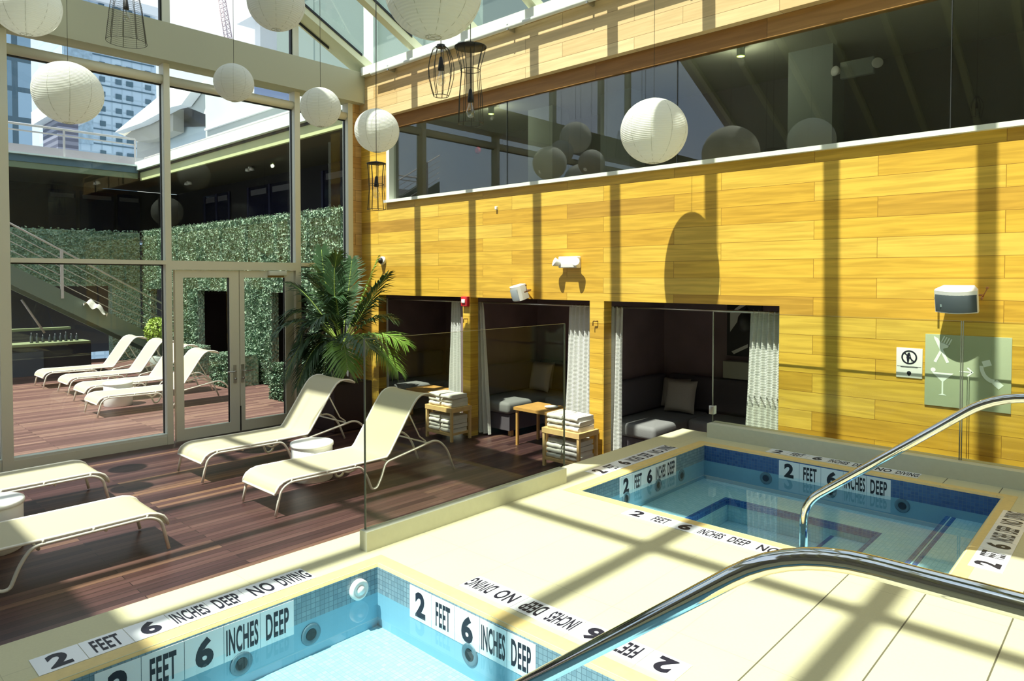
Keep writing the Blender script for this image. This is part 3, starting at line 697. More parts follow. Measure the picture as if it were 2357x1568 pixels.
# handrails ------------------------------------------------------
def handrail(y, lab):
    pts = fillet([(-1.43, y, -.30), (-1.43, y, .18), (-.54, y, .895), (.22, y, .895), (.42, y, .70), (.42, y, 0.0)], [0, .11, .16, .16, .16, 0], 7)
    hb = MB(); hb.tube(pts, .0225, 20); o = hb.build('handrail', M['chrome'], origin=(.42, y, 0)); tag(o, lab, 'handrail', 'pool handrails')
    e = MB(); e.lathe([(.05, 0), (.05, .006), (.03, .018), (.024, .02)], 20, .42, y); e.build('base_flange', M['chrome'], o, loc=(-.42, -y, 0))
    return o
handrail(1.43, 'large polished steel handrail crossing the lower right foreground')
handrail(3.96, 'polished steel handrail rising out of the far pool')
# ================================================================ furniture
def make_lounger():
    root = empty('sun_lounger', (0, 0, 0))
    R = .0125
    side = [(0, 0), (.05, .235), (.13, .283), (.86, .272), (.93, .17), (.985, .014), (1.045, .014), (1.10, .12), (1.15, .255), (1.24, .272), (1.60, .335), (1.80, .372), (1.94, .25), (2.04, 0)]
    for sx in (-.30, .30):
        p = fillet([(sx, y, z+.013 if z < .02 else z) for y, z in side], [0, .05, .09, .05, .10, .05, .05, .06, .05, .10, .15, .09, .10, 0], 5)
        MB().tube(p, R, 10).build('side_frame', M['lframe'], root)
    for y, z in ((.42, .262), (1.19, .255)): MB().tube([(-.30, y, z), (.30, y, z)], .010, 8).build('crossbar', M['lframe'], root)
    MB().tube(fillet([(-.30, .83, .268), (-.2, .80, .205), (.2, .80, .205), (.30, .83, .268)], .05), .010, 8).build('crossbar', M['lframe'], root)
    prof = [(.002, .20), (.012, .235), (.035, .268), (.075, .292), (.13, .305), (.35, .303), (.7, .300), (1.0, .300), (1.165, .302), (1.20, .335), (1.33, .525), (1.45, .705), (1.50, .775), (1.545, .825), (1.595, .853), (1.65, .862), (1.71, .855), (1.76, .835), (1.79, .812)]
    def smoothp(k):  # resample
        pass
    for sx in (-.295, .295):
        MB().tube([(sx, y, z) for y, z in prof], .011, 8).build('sling_rail', M['lframe'], root)
    for yy, zz in (prof[0], prof[-1]): MB().tube([(-.295, yy, zz), (.295, yy, zz)], .010, 8).build('crossbar', M['lframe'], root)
    def fn(u, v):
        k = u*(len(prof)-1); i = min(int(k), len(prof)-2); t = k-i
        y = prof[i][0]*(1-t)+prof[i+1][0]*t; z = prof[i][1]*(1-t)+prof[i+1][1]*t
        return ((v-.5)*.585, y, z + .004 - .012*(1-(2*v-1)**2)*(1 if .1 < y < 1.1 else .6))
    MB().grid(fn, 54, 8).build('sling', M['sling'], root)
    # spacers between sling rail and frame
    sp = MB()
    for sx in (-.298, .298):
        for y in (.15, .50, .80): sp.tube([(sx, y, .272), (sx, y, .305)], .011, 8)
    sp.build('spacer', M['lframe'], root)
    st = MB()
    for sx in (-.24, .24): st.tube([(sx, 1.47, .70), (sx, 1.62, .42), (sx, 1.70, .36)], .008, 6)
    st.tube([(-.30, 1.68, .352), (.30, 1.68, .352)], .009, 8)
    st.build('back_prop', M['lframe'], root)
    return root
proto = make_lounger()
spots = [(-7.18, 2.87, 0, 'cream sling lounger beside the double doors, behind the white drum table', 'sun loungers inside the pool room'),
         (-5.735, 2.88, 0, 'cream sling lounger in front of the drum table, its back behind the glass screen', 'sun loungers inside the pool room'),
         (-7.20, 2.045, PI, 'cream sling lounger at the left frame edge nearest the facade, feet to the right', 'sun loungers inside the pool room'),
         (-5.69, 1.995, PI, 'nearest cream sling lounger at the left frame edge above the near pool', 'sun loungers inside the pool room'),
         (-15.2, 3.35, 0, 'sunlit lounger outside the glass, leftmost of the courtyard row', 'sun loungers in the courtyard'),
         (-14.0, 3.44, 0, 'sunlit lounger outside the glass, second from the left in the courtyard row', 'sun loungers in the courtyard'),
         (-12.75, 3.36, 0, 'sunlit lounger outside the glass, third from the left in the courtyard row', 'sun loungers in the courtyard'),
         (-11.5, 3.18, 0, 'sunlit lounger outside the glass, its back seen through the left door pane', 'sun loungers in the courtyard')]
for i, (x, y, a, lab, grp) in enumerate(spots):
    o = proto if i == 0 else copy_tree(proto)
    o.location = (x, y, ZD); o.rotation_euler = (0, 0, a); tag(o, lab, 'sun lounger', grp)

def drum(x, y, lab):
    r = empty('side_table', (x, y, ZD), 0, lab, 'table', 'white drum side tables')
    MB().lathe([(.196, 0), (.205, .01), (.205, .33), (.200, .345)], 40, cap=False).build('drum_body', M['drum'], r)
    MB().lathe([(.2, .338), (.214, .342), (.216, .36), (.212, .375), (.19, .382), (.001, .382)], 40, cap=False).build('table_top', M['drum'], r)
drum(-6.26, 3.72, 'white drum side table between the two right-hand loungers')
drum(-6.36, 1.08, 'white drum side table cut by the left frame edge between two loungers')
drum(-12.15, 3.75, 'white drum side table among the loungers in the courtyard')

# towels and towel racks
def towel_mesh(w, d, h, seed):
    rnd = random.Random(seed); mb = MB(); n = 3
    def lay(z0, z1, dx):
        m = 10
        pr = []
        prof = []
        hh = (z1-z0)/2
        for k in range(m+1):
            a = -PI/2 + PI*k/m; prof.append((math.cos(a)*hh, (z0+z1)/2 + math.sin(a)*hh))
        # folded edge at the front (-y), rounded; straight back
        poly = [(d/2, z0), (d/2, z1)] + [(-d/2 + hh - c, z) for c, z in reversed(prof)]
        sub = 6
        for s in range(sub):
            x0 = -w/2 + w*s/sub + dx; x1 = -w/2 + w*(s+1)/sub + dx
            j = .0025*math.sin(s*1.7+seed*2)
            mb.prism([(y, z+j) for y, z in poly], 0, x0, x1)
    lay(0, h*.97, rnd.uniform(-.004, .004))
    return mb
tproto = []
for s in range(3): 
    me = towel_mesh(.205, .27, .050, s).build('towel', M['towelling']); tproto.append(me)
tcount = [0]
def towel(x, y, z, rz, lab, grp):
    i = tcount[0]; tcount[0] += 1
    o = tproto[i] if i < 3 else tproto[i % 3].copy()
    if i >= 3: C.objects.link(o)
    o.location = (x, y, z); o.rotation_euler = (random.uniform(-.01, .01), 0, rz); tag(o, lab, 'towel', grp)
def rack(x, y, lab, which):
    """two-tier pine rack; x,y = front left foot"""
    w, d, hh = .50, .34, .42
    r = empty('towel_rack', (x, y, ZD), 0, lab, 'rack', 'pine towel racks')
    for a, b in ((0, 0), (w-.03, 0), (0, d-.03), (w-.03, d-.03)): MB().box(a, a+.03, b, b+.03, 0, hh-.04).build('leg', M['pine'], r)
    MB().box(-.005, w+.005, -.005, d+.005, hh-.055, hh).build('top_shelf', M['pine'], r)
    MB().box(.03, w-.03, 0.005, d-.005, .07, .10).build('lower_shelf', M['pine'], r)
    for (z, n, lv) in ((hh, 3, 'top'), (.10, 4, 'lower')):
        for c in range(2):
            for k in range(n):
                pass
                col = 'left' if c == 0 else 'right'
                towel(x + .137 + c*.224 + random.uniform(-.005, .005), y + d/2 + random.uniform(-.016, .010), ZD + z + k*.0535 + .0015, random.uniform(-.05, .05),
                      '%s folded towel, %s stack, %s shelf, %s pine rack' % (['bottom', 'second', 'third', 'top'][k if k < n-1 else 3], col, lv, which),
                      'towels on the %s pine rack' % which)
    return r
rack(-6.86, 5.72, 'pine towel rack by the pillar of the left and middle cabanas', 'left')
rack(-4.86, 5.70, 'pine towel rack by the pillar of the middle and right cabanas', 'right')

# curtains
def curtain(xt0, xt1, xb0, xb1, zb, n, lab, y=W+.2, mid=None):
    def fn(u, v):
        z = 1.135*(1-u) + zb*u
        e = u**.8
        x0 = xt0*(1-e)+xb0*e; x1 = xt1*(1-e)+xb1*e
        x = x0 + (x1-x0)*v
        return (x + .006*math.sin(u*5+v*9), y + .032*math.sin(v*n*2*PI + .5*math.sin(u*3))*(.55+.45*u), z)
    mb = MB(); mb.grid(fn, 22, n*8)
    o = mb.build('curtain', M['curtain'], origin=((xb0+xb1)/2, y, zb)); tag(o, lab, 'curtain', 'white cabana curtains')
    h = MB()
    for k in range(n):
        xx = xt0 + (xt1-xt0)*(k+.5)/n; xx = xx
        h.tube([(xx-.0001, y-.016, 1.13), (xx, y, 1.150), (xx+.0001, y+.016, 1.13), (xx, y, 1.110)], .002, 6, closed=True)
    h.build('curtain_ring', M['nickel'], o, loc=(-(xb0+xb1)/2, -y, -zb))
curtain(-8.62, -8.44, -8.72, -8.43, ZD+.02, 4, 'white curtain at the left side of the left cabana behind the palm')
curtain(-7.01, -6.83, -7.11, -6.77, ZD+.02, 4, 'white curtain at the right side of the left cabana')
curtain(-6.64, -6.40, -6.66, -6.26, ZD+.02, 5, 'white curtain at the left side of the middle cabana')
curtain(-4.97, -4.66, -5.05, -4.66, ZD+.02, 5, 'white curtain at the right side of the middle cabana above the towel rack')
curtain(-4.46, -4.23, -4.49, -4.25, ZD+.02, 4, 'white curtain at the left side of the right cabana')
curtain(-2.79, -2.50, -2.86, -2.50, ZD+.02, 6, 'white curtain at the right side of the right cabana above the grey curb')

# cabana sofas
def sofa(x0, x1, lab):
    """L-shaped bench: along the left partition and the back wall"""
    r = empty('sofa', ((x0+x1)/2, 7.2, ZD), 0, lab, 'sofa', 'cabana sofas'); L = (-(x0+x1)/2, -7.2, -ZD)
    mb = MB(); mb.box(x0+.03, x0+.68, 6.42, 7.70, -.52, -.31); mb.box(x0+.03, x1-.03, 7.08, 7.70, -.52, -.31); mb.build('base', M['charcoal'], r, loc=L)
    MB().rbox(x0+.02, x0+.70, 6.38, 7.62, -.305, -.155, .045, 4).build('seat_cushion', M['greyseat'], r, loc=L)
    MB().rbox(x0+.71, x1-.03, 7.06, 7.62, -.305, -.155, .04, 4).build('seat_cushion', M['greyseat'], r, loc=L)
    MB().rbox(x0+.012, x0+.14, 6.42, 7.60, -.15, .26, .04, 4).build('back_cushion', M['charcoal'], r, loc=L)
    MB().rbox(x0+.15, x1-.03, 7.60, 7.73, -.15, .26, .04, 4).build('back_cushion', M['charcoal'], r, loc=L)
    for a, b in ((x0+.08, 6.48), (x0+.60, 6.48), (x0+.08, 7.62), (x1-.1, 7.14), (x1-.1, 7.62)): MB().box(a, a+.05, b, b+.05, ZD, -.52).build('leg', M['pine'], r, loc=L)
sofa(-8.77, -6.77, 'dark L-shaped sofa in the left cabana'); sofa(-6.71, -4.63, 'dark L-shaped sofa in the middle cabana'); sofa(-4.57, -2.44, 'dark L-shaped sofa in the right cabana')
def cushion(x, y, z, s, rz, lab, tilt=-.25, mat='pillow'):
    def fn(u, v):
        a, b = 2*u-1, 2*v-1
        k = (1-a**4)*(1-b**4); pin = 1-.10*(a*a)*(b*b)*0
        e = 1 - .07*(1-abs(a)**2)*abs(b)**3 - .0
        f_ = 1 - .07*(1-abs(b)**2)*abs(a)**3
        return (a*s/2*f_, 0, b*s/2*e), k
    mb = MB()
    for sg in (1, -1): mb.grid(lambda u, v: (lambda p, k: (p[0], sg*.07*k**.5, p[2]))(*fn(u, v)), 16, 16)
    o = mb.build('cushion', M[mat]); o.location = (x, y, z); o.rotation_euler = (tilt, 0, rz); tag(o, lab, 'cushion', 'beige cabana cushions')
cushion(-6.30, 7.36, .055, .40, -.15, 'beige cushion in front in the middle cabana'); cushion(-6.42, 7.52, .06, .38, .15, 'beige cushion half hidden behind another in the middle cabana')
cushion(-4.10, 7.34, .045, .39, .05, 'plump beige cushion in the right cabana'); cushion(-4.27, 7.52, .045, .36, .12, 'beige cushion tucked behind the plump one in the right cabana')
cushion(-7.55, 7.42, .05, .42, .1, 'dim cushion in the left cabana behind the curtain')
# cabana tables
def table(x0, x1, y0, y1, z, lab):
    r = empty('side_table', ((x0+x1)/2, (y0+y1)/2, ZD), 0, lab, 'table', 'honey wood cabana tables'); L = (-(x0+x1)/2, -(y0+y1)/2, -ZD)
    MB().box(x0, x1, y0, y1, z-.035, z).build('table_top', M['tabletop'], r, loc=L)
    for a in (x0+.02, x1-.05):
        for b in (y0+.02, y1-.05): MB().box(a, a+.03, b, b+.03, ZD, z-.035).build('leg', M['tabletop'], r, loc=L)
table(-5.72, -5.18, 6.16, 6.62, -.13, 'small honey wood table in the middle cabana')
table(-7.80, -7.24, 6.14, 6.60, -.13, 'small honey wood table in the left cabana beside the towel rack')
o = MB().lathe([(.03, 0), (.07, .004), (.085, .02), (.082, .021), (.066, .008), (.001, .007)], 28, cap=False).build('ashtray', M['white'], loc=(-5.33, 6.42, -.1295)); tag(o, 'small white dish on the honey wood table in the middle cabana', 'dish')
# framed picture, shelf and towel in the right cabana
pr = empty('picture', (-3.50, 7.748, .86), 0, 'dark framed black and white picture on the back wall of the right cabana', 'picture')
MB().box(-.21, .21, -.02, 0, -.33, .36).build('picture_frame', M['black'], pr)
pm = MB()
pm.add([(-.17, -.022, -.05), (-.02, -.022, .16), (.0, -.022, .2), (-.17, -.022, .18)], [(0, 1, 2, 3)]); pm.add([(-.12, -.022, .22), (.0, -.022, .31), (.02, -.022, .27), (-.1, -.022, .2)], [(0, 3, 2, 1)]); pm.add([(-.15, -.022, -.28), (.05, -.022, -.18), (.05, -.022, -.22), (-.12, -.022, -.31)], [(0, 3, 2, 1)])
pm.build('picture_shape', M['white'], pr)
o = MB().rbox(-3.70, -3.30, 7.60, 7.74, .275, .48, .012).build('storage_box', simple('olive_grey_box', (.42, .43, .36), .6)); tag(o, 'olive grey box on the sofa back below the picture in the right cabana', 'box')

# hanging wire pendants in the cabanas
def cab_pendant(x, y, z, lab):
    r = empty('pendant_lamp', (x, y, z), 0, lab, 'lamp', 'small cabana pendants')
    MB().tube([(0, 0, .16), (0, 0, 1.25-z)], .003, 6).build('cord', M['black'], r)
    MB().lathe([(.006, .17), (.02, .14), (.05, .11), (.085, .06), (.095, 0), (.085, -.05), (.05, -.09), (.03, -.10)], 20, cap=False).build('lamp_shade', M['black'], r)
    MB().lathe([(.01, .1), (.012, .03), (.03, -.01), (.03, -.03), (.001, -.055)], 14, cap=False).build('bulb', M['bulb'], r)
cab_pendant(-6.98, 6.95, .98, 'dark teardrop pendant in the left cabana'); cab_pendant(-5.02, 6.85, 1.02, 'dark teardrop pendant in the middle cabana'); cab_pendant(-3.12, 6.95, .98, 'dark round pendant in the right cabana')

# ================================================================ lanterns
def lantern(x, y, z, r, lab, top, nm=10):
    root = empty('paper_lantern', (x, y, z), 0, lab, 'lantern', 'white paper lanterns')
    rnd = random.Random(int(x*100)); sq = .97
    op = .16
    n = 40
    prof = []
    a0 = math.asin(op)
    for k in range(n+1):
        a = -PI/2 + a0 + (PI-2*a0)*k/n; prof.append((r*math.cos(a), r*sq*math.sin(a)))
    MB().lathe(prof, 48, cap=False).build('paper_shade', M['paper'], root)
    ph = rnd.uniform(0, 1)
    mb = MB()
    for k in range(nm):
        b = 2*PI*(k+ph)/nm
        mb.tube([((p[0]*.999)*math.cos(b), (p[0]*.999)*math.sin(b), p[1]*.999) for p in prof[::3]+[prof[-1]]], r*.006, 5)
    mb.build('wire_rib', M['paper_rib'], root)
    for sg in (1, -1):
        zz = sg*r*sq*math.cos(a0); q = MB()
        q.tube([(r*op*math.cos(2*PI*k/20), r*op*math.sin(2*PI*k/20), zz) for k in range(20)], .003, 6, closed=True)
        for k in range(4): b = PI/2*k+.3; q.tube([(0, 0, zz+sg*.0), (r*op*math.cos(b), r*op*math.sin(b), zz)], .0018, 5)
        q.build('rim_ring', M['paper_rib'], root)
    MB().tube([(0, 0, r*.9), (0, 0, top-z)], .0022, 6).build('cord', M['wire'], root)
    return root
def rooft(y): return zr(y) + .0
LAN = [(-7.91, 2.03, 3.28, .31, 'large paper lantern low at the left, in front of the facade towers'),
       (-8.24, 1.76, 4.16, .31, 'paper lantern in the upper left corner, cut by the frame'),
       (-7.26, 3.41, 3.54, .205, 'small paper lantern hanging in front of the cream facade beam'),
       (-6.30, 3.87, 3.20, .205, 'small paper lantern between the beam lantern and the corner lantern'),
       (-6.45, 4.68, 3.11, .25, 'paper lantern in front of the timber corner pier'),
       (-5.82, 3.13, 3.92, .25, 'paper lantern at the top of the frame beside the gable post'),
       (-3.39, 2.90, 3.28, .31, 'biggest paper lantern at the top middle with its open ring visible'),
       (-3.32, 5.43, 2.77, .298, 'bright paper lantern in front of the long interior window'),
       (-8.07, .97, 2.5, .17, 'small lantern outside the left frame edge'),
       (-7.3, .76, 2.5, .17, 'small lantern outside the frame nearer the loungers'),
       ]
for (x, y, z, r, lab) in LAN: lantern(x, y, z, r, lab, rooft(y))

# cage pendants
def ring(mb, r, z, t=.0025, n=28): mb.tube([(r*math.cos(2*PI*k/n), r*math.sin(2*PI*k/n), z) for k in range(n)], t, 5, closed=True)
def cage(x, y, z, prof, nw, disc, bulb_z, lab, extra=(), mesh=0, top=None):
    """prof from the top (z=0) down: (radius, z)"""
    root = empty('cage_pendant', (x, y, z), 0, lab, 'lamp', 'black wire cage pendants')
    mb = MB()
    for k in range(nw):
        b = 2*PI*(k+.3)/nw; mb.tube([(r*math.cos(b), r*math.sin(b), q) for r, q in prof], .0026, 5)
    mb.build('cage_wire', M['wire'], root)
    for r, q in list(extra)+[prof[-1]]: rg = MB(); ring(rg, r, q); rg.build('cage_ring', M['wire'], root)
    rg = MB()
    if mesh:
        zb, zt = prof[-1][1], prof[0][1]
        for k in range(mesh):
            q = zb + (zt-zb)*k/mesh
            for i in range(len(prof)-1):
                if prof[i+1][1] <= q <= prof[i][1]:
                    t = (q-prof[i][1])/(prof[i+1][1]-prof[i][1]); ring(rg, prof[i][0]*(1-t)+prof[i+1][0]*t, q, .0011, 20)
    if mesh: rg.build('wire_mesh', M['wire'], root)
    if disc: MB().lathe([(.001, .022), (.03, .014), (disc*.8, .006), (disc, 0), (disc, -.006), (.001, -.004)], 32, cap=False).build('top_plate', M['black'], root)
    MB().tube([(0, 0, bulb_z+.06), (0, 0, (top or rooft(y))-z)], .0028, 6).build('cord', M['black'], root)
    MB().lathe([(.004, .10), (.012, .09), (.022, .02), (.022, 0), (.0, 0)], 16, cap=False).build('bulb_socket', M['black'], root, loc=(0, 0, bulb_z))
    MB().lathe([(.012, 0), (.016, -.02), (.03, -.06), (.031, -.08), (.02, -.105), (.001, -.115)], 16, cap=False).build('bulb', M['bulb'], root, loc=(0, 0, bulb_z))
cage(-6.816, 2.214, 4.026, [(.10, 0), (.13, -.15), (.165, -.455)], 9, 0, -.16, 'wire basket pendant with fine mesh at the upper left', mesh=26)
cage(-3.818, 3.337, 3.126, [(.035, 0), (.06, -.02), (.085, -.09), (.095, -.15), (.092, -.22), (.07, -.31), (.055, -.355)], 9, .037, -.17, 'oblong wire cage pendant with a small top disc', extra=[(.035, 0)])
cage(-3.661, 3.483, 3.126, [(.112, 0), (.072, -.15), (.07, -.19), (.085, -.36), (.092, -.555)], 9, .117, -.40, 'hourglass wire cage pendant with a wide black top disc', extra=[(.072, -.17)])
cage(-5.39, 3.902, 2.53, [(.088, 0), (.075, -.12), (.070, -.25), (.085, -.435)], 9, .09, -.22, 'wire cage pendant below the corner lantern', extra=[(.072, -.2)])
cage(-2.1, -.6, 4.3, [(.035, 0), (.085, -.09), (.095, -.15), (.07, -.31)], 9, .037, -.17, 'wire cage pendant above the viewer outside the frame')

# ================================================================ fixtures on the timber wall
def speaker(x, z, face, rz, w, lab):
    """rounded cabinet speaker on a U bracket"""
    r = empty('wall_speaker', (x, W-.035, z), rz, lab, 'speaker', 'outdoor wall speakers')
    r.rotation_euler = (.30, 0, rz)
    hw = w/2
    mb = MB(); n = 10
    poly = [(-hw, -.12)] + [(-hw + w*k/n, -.16 - .035*math.sin(PI*k/n)) for k in range(n+1)] + [(hw, -.12), (hw*.72, .0-.03), (-hw*.72, -.03)]
    mb.prism(poly, 2, -.085, .085); mb.build('cabinet', M['white'], r)
    mb = MB(); vs = []; m = 12
    for j, z_ in ((0, -.075), (1, .045), (2, .082)):
        for k in range(m+1):
            b = .006 + (.0 if j < 2 else -.028); vs.append((-hw*.97 + w*.97*k/m, -.163 - .035*math.sin(PI*k/m) - b, z_))
    mb.add(vs, [(j*(m+1)+k, j*(m+1)+k+1, (j+1)*(m+1)+k+1, (j+1)*(m+1)+k) for j in range(2) for k in range(m)], True)
    mb.build('grille', face, r)
    b = MB(); b.tube(fillet([(-hw-.012, -.09, 0), (-hw-.012, -.0, 0), (hw+.012, 0, 0), (hw+.012, -.09, 0)], .02), .008, 6); b.tube([(hw+.012, -.06, 0), (hw+.045, -.06, .07)], .004, 6)
    b.lathe([(.001, .066), (.011, .07), (.011, .082), (.001, .084)], 10, hw+.045, -.06)
    b.build('bracket', M['brown_wood'] if 0 else simple('bronze_bracket', (.45, .22, .10), .4, .6), r)
    e = MB().box(-hw*.72, -hw*.60, -.187, -.182, -.035, -.015); e.build('badge', M['nickel'], r)
speaker(-1.065, 1.325, M['darkplastic'], 0, .27, 'dark-fronted speaker with a pale top above the green wall sign')
speaker(-5.42, 1.31, M['greyplastic'], -.45, .22, 'small grey-fronted speaker above the middle cabana')
# emergency light
r = empty('emergency_light', (-4.78, W, 1.63), 0, 'white twin-head emergency light above the right end of the middle cabana', 'light')
mb = MB(); mb.rbox(-.13, .13, -.085, 0, -.07, .06, .012); mb.build('housing', M['white'], r)
for s in (-1, 1):
    h = MB(); h.lathe([(.012, -.03), (.03, -.02), (.046, .03), (.05, .045), (.046, .047), (.001, .042)], 18, cap=False)
    o = h.build('lamp_head', M['white'], r); o.location = (s*.125, -.10, -.015); o.rotation_euler = (math.radians(70), 0, math.radians(s*35))
r = empty('dome_camera', (-8.27, W-.002, 1.70), 0, 'small black and white dome camera on the shaded timber beside the palm', 'camera')
o = MB().lathe([(.062, 0), (.062, .03), (.05, .045)], 24).build('camera_base', M['white'], r); o.rotation_euler = (PI/2, 0, 0)
o = MB().lathe([(.045, .04), (.045, .055), (.03, .085), (.001, .095)], 24, cap=False).build('camera_dome', M['black'], r); o.rotation_euler = (PI/2, 0, 0)
r = empty('fire_alarm', (-6.50, W, 1.145), 0, 'red fire alarm strobe on the pillar between the left and middle cabanas', 'alarm')
MB().rbox(-.06, .06, -.05, 0, -.065, .065, .01).build('housing', M['red'], r); MB().rbox(-.035, .03, -.065, -.05, -.02, .03, .006).build('strobe_lens', M['white'], r)
for i, (x, z) in enumerate(((-6.50, .90), (-4.44, .96))):
    o = MB().tube(fillet([(x-.02, W-.035, z-.03), (x-.02, W-.035, z+.02), (x+.02, W-.035, z+.02), (x+.02, W-.0, z+.02)], .012), .006, 6).build('curtain_hook', simple('bronze_hook', (.2, .1, .03), .4, .5)) 
    tag(o, 'small bronze curtain hook on the %s pillar' % ['left', 'right'][i], 'hook')
o = MB().rbox(-5.965, -5.935, W-.03, W, 2.29, 2.33, .005).build('sensor', M['white']); tag(o, 'tiny white sensor on the timber wall under the long window', 'sensor')

# signs ---------------------------------------------------------
def flat(mb, poly, x, z, s, y=0):
    mb.add([(x+px*s, y, z+pz*s) for px, pz in poly], [tuple(range(len(poly)))])
def circ(cx, cz, rr, n=28, a0=0, a1=2*PI): return [(cx+rr*math.cos(a0+(a1-a0)*k/n), cz+rr*math.sin(a0+(a1-a0)*k/n)) for k in range(n+(0 if abs(a1-a0-2*PI) < 1e-6 else 1))]
def ringpoly(mb, cx, cz, r0, r1, y, n=32):
    vs = [(cx+rr*math.cos(2*PI*k/n), y, cz+rr*math.sin(2*PI*k/n)) for rr in (r0, r1) for k in range(n)]
    mb.add(vs, [(k, (k+1) % n, n+(k+1) % n, n+k) for k in range(n)])
# small no-diving sign
r = empty('wall_sign', (-1.405, W, .78), 0, 'small white no diving sign left of the green panel', 'sign')
MB().rbox(-.092, .092, -.008, 0, -.118, .118, .003).build('sign_plate', M['plate'], r)
mb = MB(); y = -.0092
ringpoly(mb, 0, .045, .044, .056, y)
flat(mb, [(-.042, .035), (-.035, .042), (.042, -.035), (.035, -.042)], 0, .045, 1, y-.0004)
flat(mb, [(-.012, -.045), (-.020, .0), (-.012, .03), (-.004, .038), (.004, .03), (.002, -.01), (-.004, -.045)], 0, .045, 1, y-.0002); flat(mb, circ(.0, .0, .007, 12), -.002, .045+.032, 1, y-.0003)
flat(mb, [(.006, .03), (.022, -.03), (.016, -.032), (.002, .02)], 0, .045, 1, y-.0002)
flat(mb, [(-.085, -.026), (-.085, -.029), (.085, -.029), (.085, -.026)], 0, 0, 1, y); flat(mb, [(-.06, -.032), (-.06, -.036), (.06, -.036), (.06, -.032)], 0, 0, 1, y)
flat(mb, [(-.014, -.07), (-.016, -.085), (0, -.105), (.016, -.085), (.014, -.07), (0, -.062)], 0, 0, 1, y)
mb.build('pictogram', M['ink'], r)
# big green room service panel
r = empty('wall_sign', (-1.02, W, .745), 0, 'green panel with white knife and fork, cocktail glass, arrow and telephone', 'sign')
MB().rbox(-.275, .275, -.012, 0, -.28, .272, .002).build('sign_panel', M['sign_green'], r)
mb = MB(); y = -.0132; S = 1.0
def rot(poly, a, cx, cz): c, s = math.cos(a), math.sin(a); return [(cx+x*c-z*s, cz+x*s+z*c) for x, z in poly]
knife = [(-.010, -.105), (.010, -.105), (.011, .0), (.018, .02), (.014, .09), (-.004, .115), (-.010, .1), (-.010, 0)]
flat(mb, rot(knife, .42, -.165, .155), 0, 0, 1, y)
fork_h = [(-.010, -.105), (.010, -.105), (.008, .015), (.030, .035), (.030, .055), (-.030, .055), (-.030, .035), (-.008, .015)]
flat(mb, rot(fork_h, -.42, -.165, .155), 0, 0, 1, y-.0002)
for t in (-.026, -.009, .009, .026): flat(mb, rot([(t-.004, .05), (t+.004, .05), (t+.004, .105), (t-.004, .105)], -.42, -.165, .155), 0, 0, 1, y-.0002)
gx, gz = -.155, -.02
flat(mb, [(gx-.072, gz), (gx+.072, gz), (gx+.005, gz-.068), (gx+.005, gz-.165), (gx-.005, gz-.165), (gx-.005, gz-.068)], 0, 0, 1, y)
flat(mb, [(gx-.028, gz-.172), (gx, gz-.158), (gx+.028, gz-.172)], 0, 0, 1, y-.0002); flat(mb, circ(gx-.064, gz+.018, .017, 16), 0, 0, 1, y-.0002)
for pl in ([(-.045, -.004), (.035, -.004), (.035, .005), (-.045, .005)], [(.01, .035), (.045, .0), (.03, 0), (0, .030)], [(.01, -.035), (0, -.03), (.03, 0), (.045, 0)]): flat(mb, pl, .0, 0, 1, y-.0001*len(pl))
arc = []
pc = (.195, .075)
for k in range(13):
    a = PI*1.0 + (PI*.5)*k/12; arc.append((pc[0]-.02+.105*math.cos(a)*.9, pc[1]-.02+.125*math.sin(a)))
inn = [(pc[0]-.02+.078*math.cos(PI+(PI*.5)*k/12)*.9, pc[1]-.02+.095*math.sin(PI+(PI*.5)*k/12)) for k in range(12, -1, -1)]
flat(mb, arc+inn, 0, 0, 1, y)
flat(mb, rot([(-.026, -.022), (.026, -.022), (.026, .022), (-.026, .022)], .35, .125, .075), 0, 0, 1, y-.0002)
flat(mb, rot([(-.028, -.022), (.028, -.022), (.028, .022), (-.028, .022)], -.75, .195, -.075), 0, 0, 1, y-.0002)
mb.build('pictogram', M['sign_white'], r)

# fittings behind the long window
for i, (x, y_, z) in enumerate(((-3.51, 7.6, 3.99), (-7.53, 7.6, 3.98))):
    r = empty('track_lamp', (x, y_, z), 0, 'green glowing track lamp behind the long window, %s' % ['upper middle', 'near its left end'][i], 'lamp', 'track lamps behind the long window')
    MB().lathe([(.045, .0), (.045, .10), (.03, .12)], 18, cap=False).build('lamp_housing', M['grey_render'], r); 
    pl = bpy.data.lights.new('corridor_fill_light', 'POINT'); pl.energy = 5; pl.color = (.95, 1.0, .72); pl.shadow_soft_size = .04; po = bpy.data.objects.new('corridor_fill_light', pl); C.objects.link(po); po.location = (x, y_, z-.06)  # point light added under the lamp to brighten the room behind the window
    MB().lathe([(.001, .002), (.044, .0), (.044, -.005), (.001, -.006)], 18, cap=False).build('lens', simple('green_lamp_lens', (.4, .6, .1), .5, emit=(.5, .8, .1, 1.6)), r)
r = empty('emergency_light', (-2.37, 8.0, 3.70), 0, 'grey twin-head emergency light seen behind the long window at the right', 'light')
MB().rbox(-.17, .17, -.06, 0, -.09, .09, .012).build('housing', M['grey_render'], r)
for s in (-1, 1):
    o = MB().lathe([(.03, -.03), (.055, .03), (.05, .035), (.001, .03)], 16, cap=False).build('lamp_head', M['white'], r); o.location = (s*.2, -.06, 0); o.rotation_euler = (PI/2, 0, s*.4)
o = MB().lathe([(.05, 0), (.06, .03), (.04, .06)], 18).build('alarm_bell', M['red']); o.location = (-8.0, 7.8, 3.5); o.rotation_euler = (PI/2, 0, 0); tag(o, 'dark red alarm bell behind the left end of the long window', 'bell')

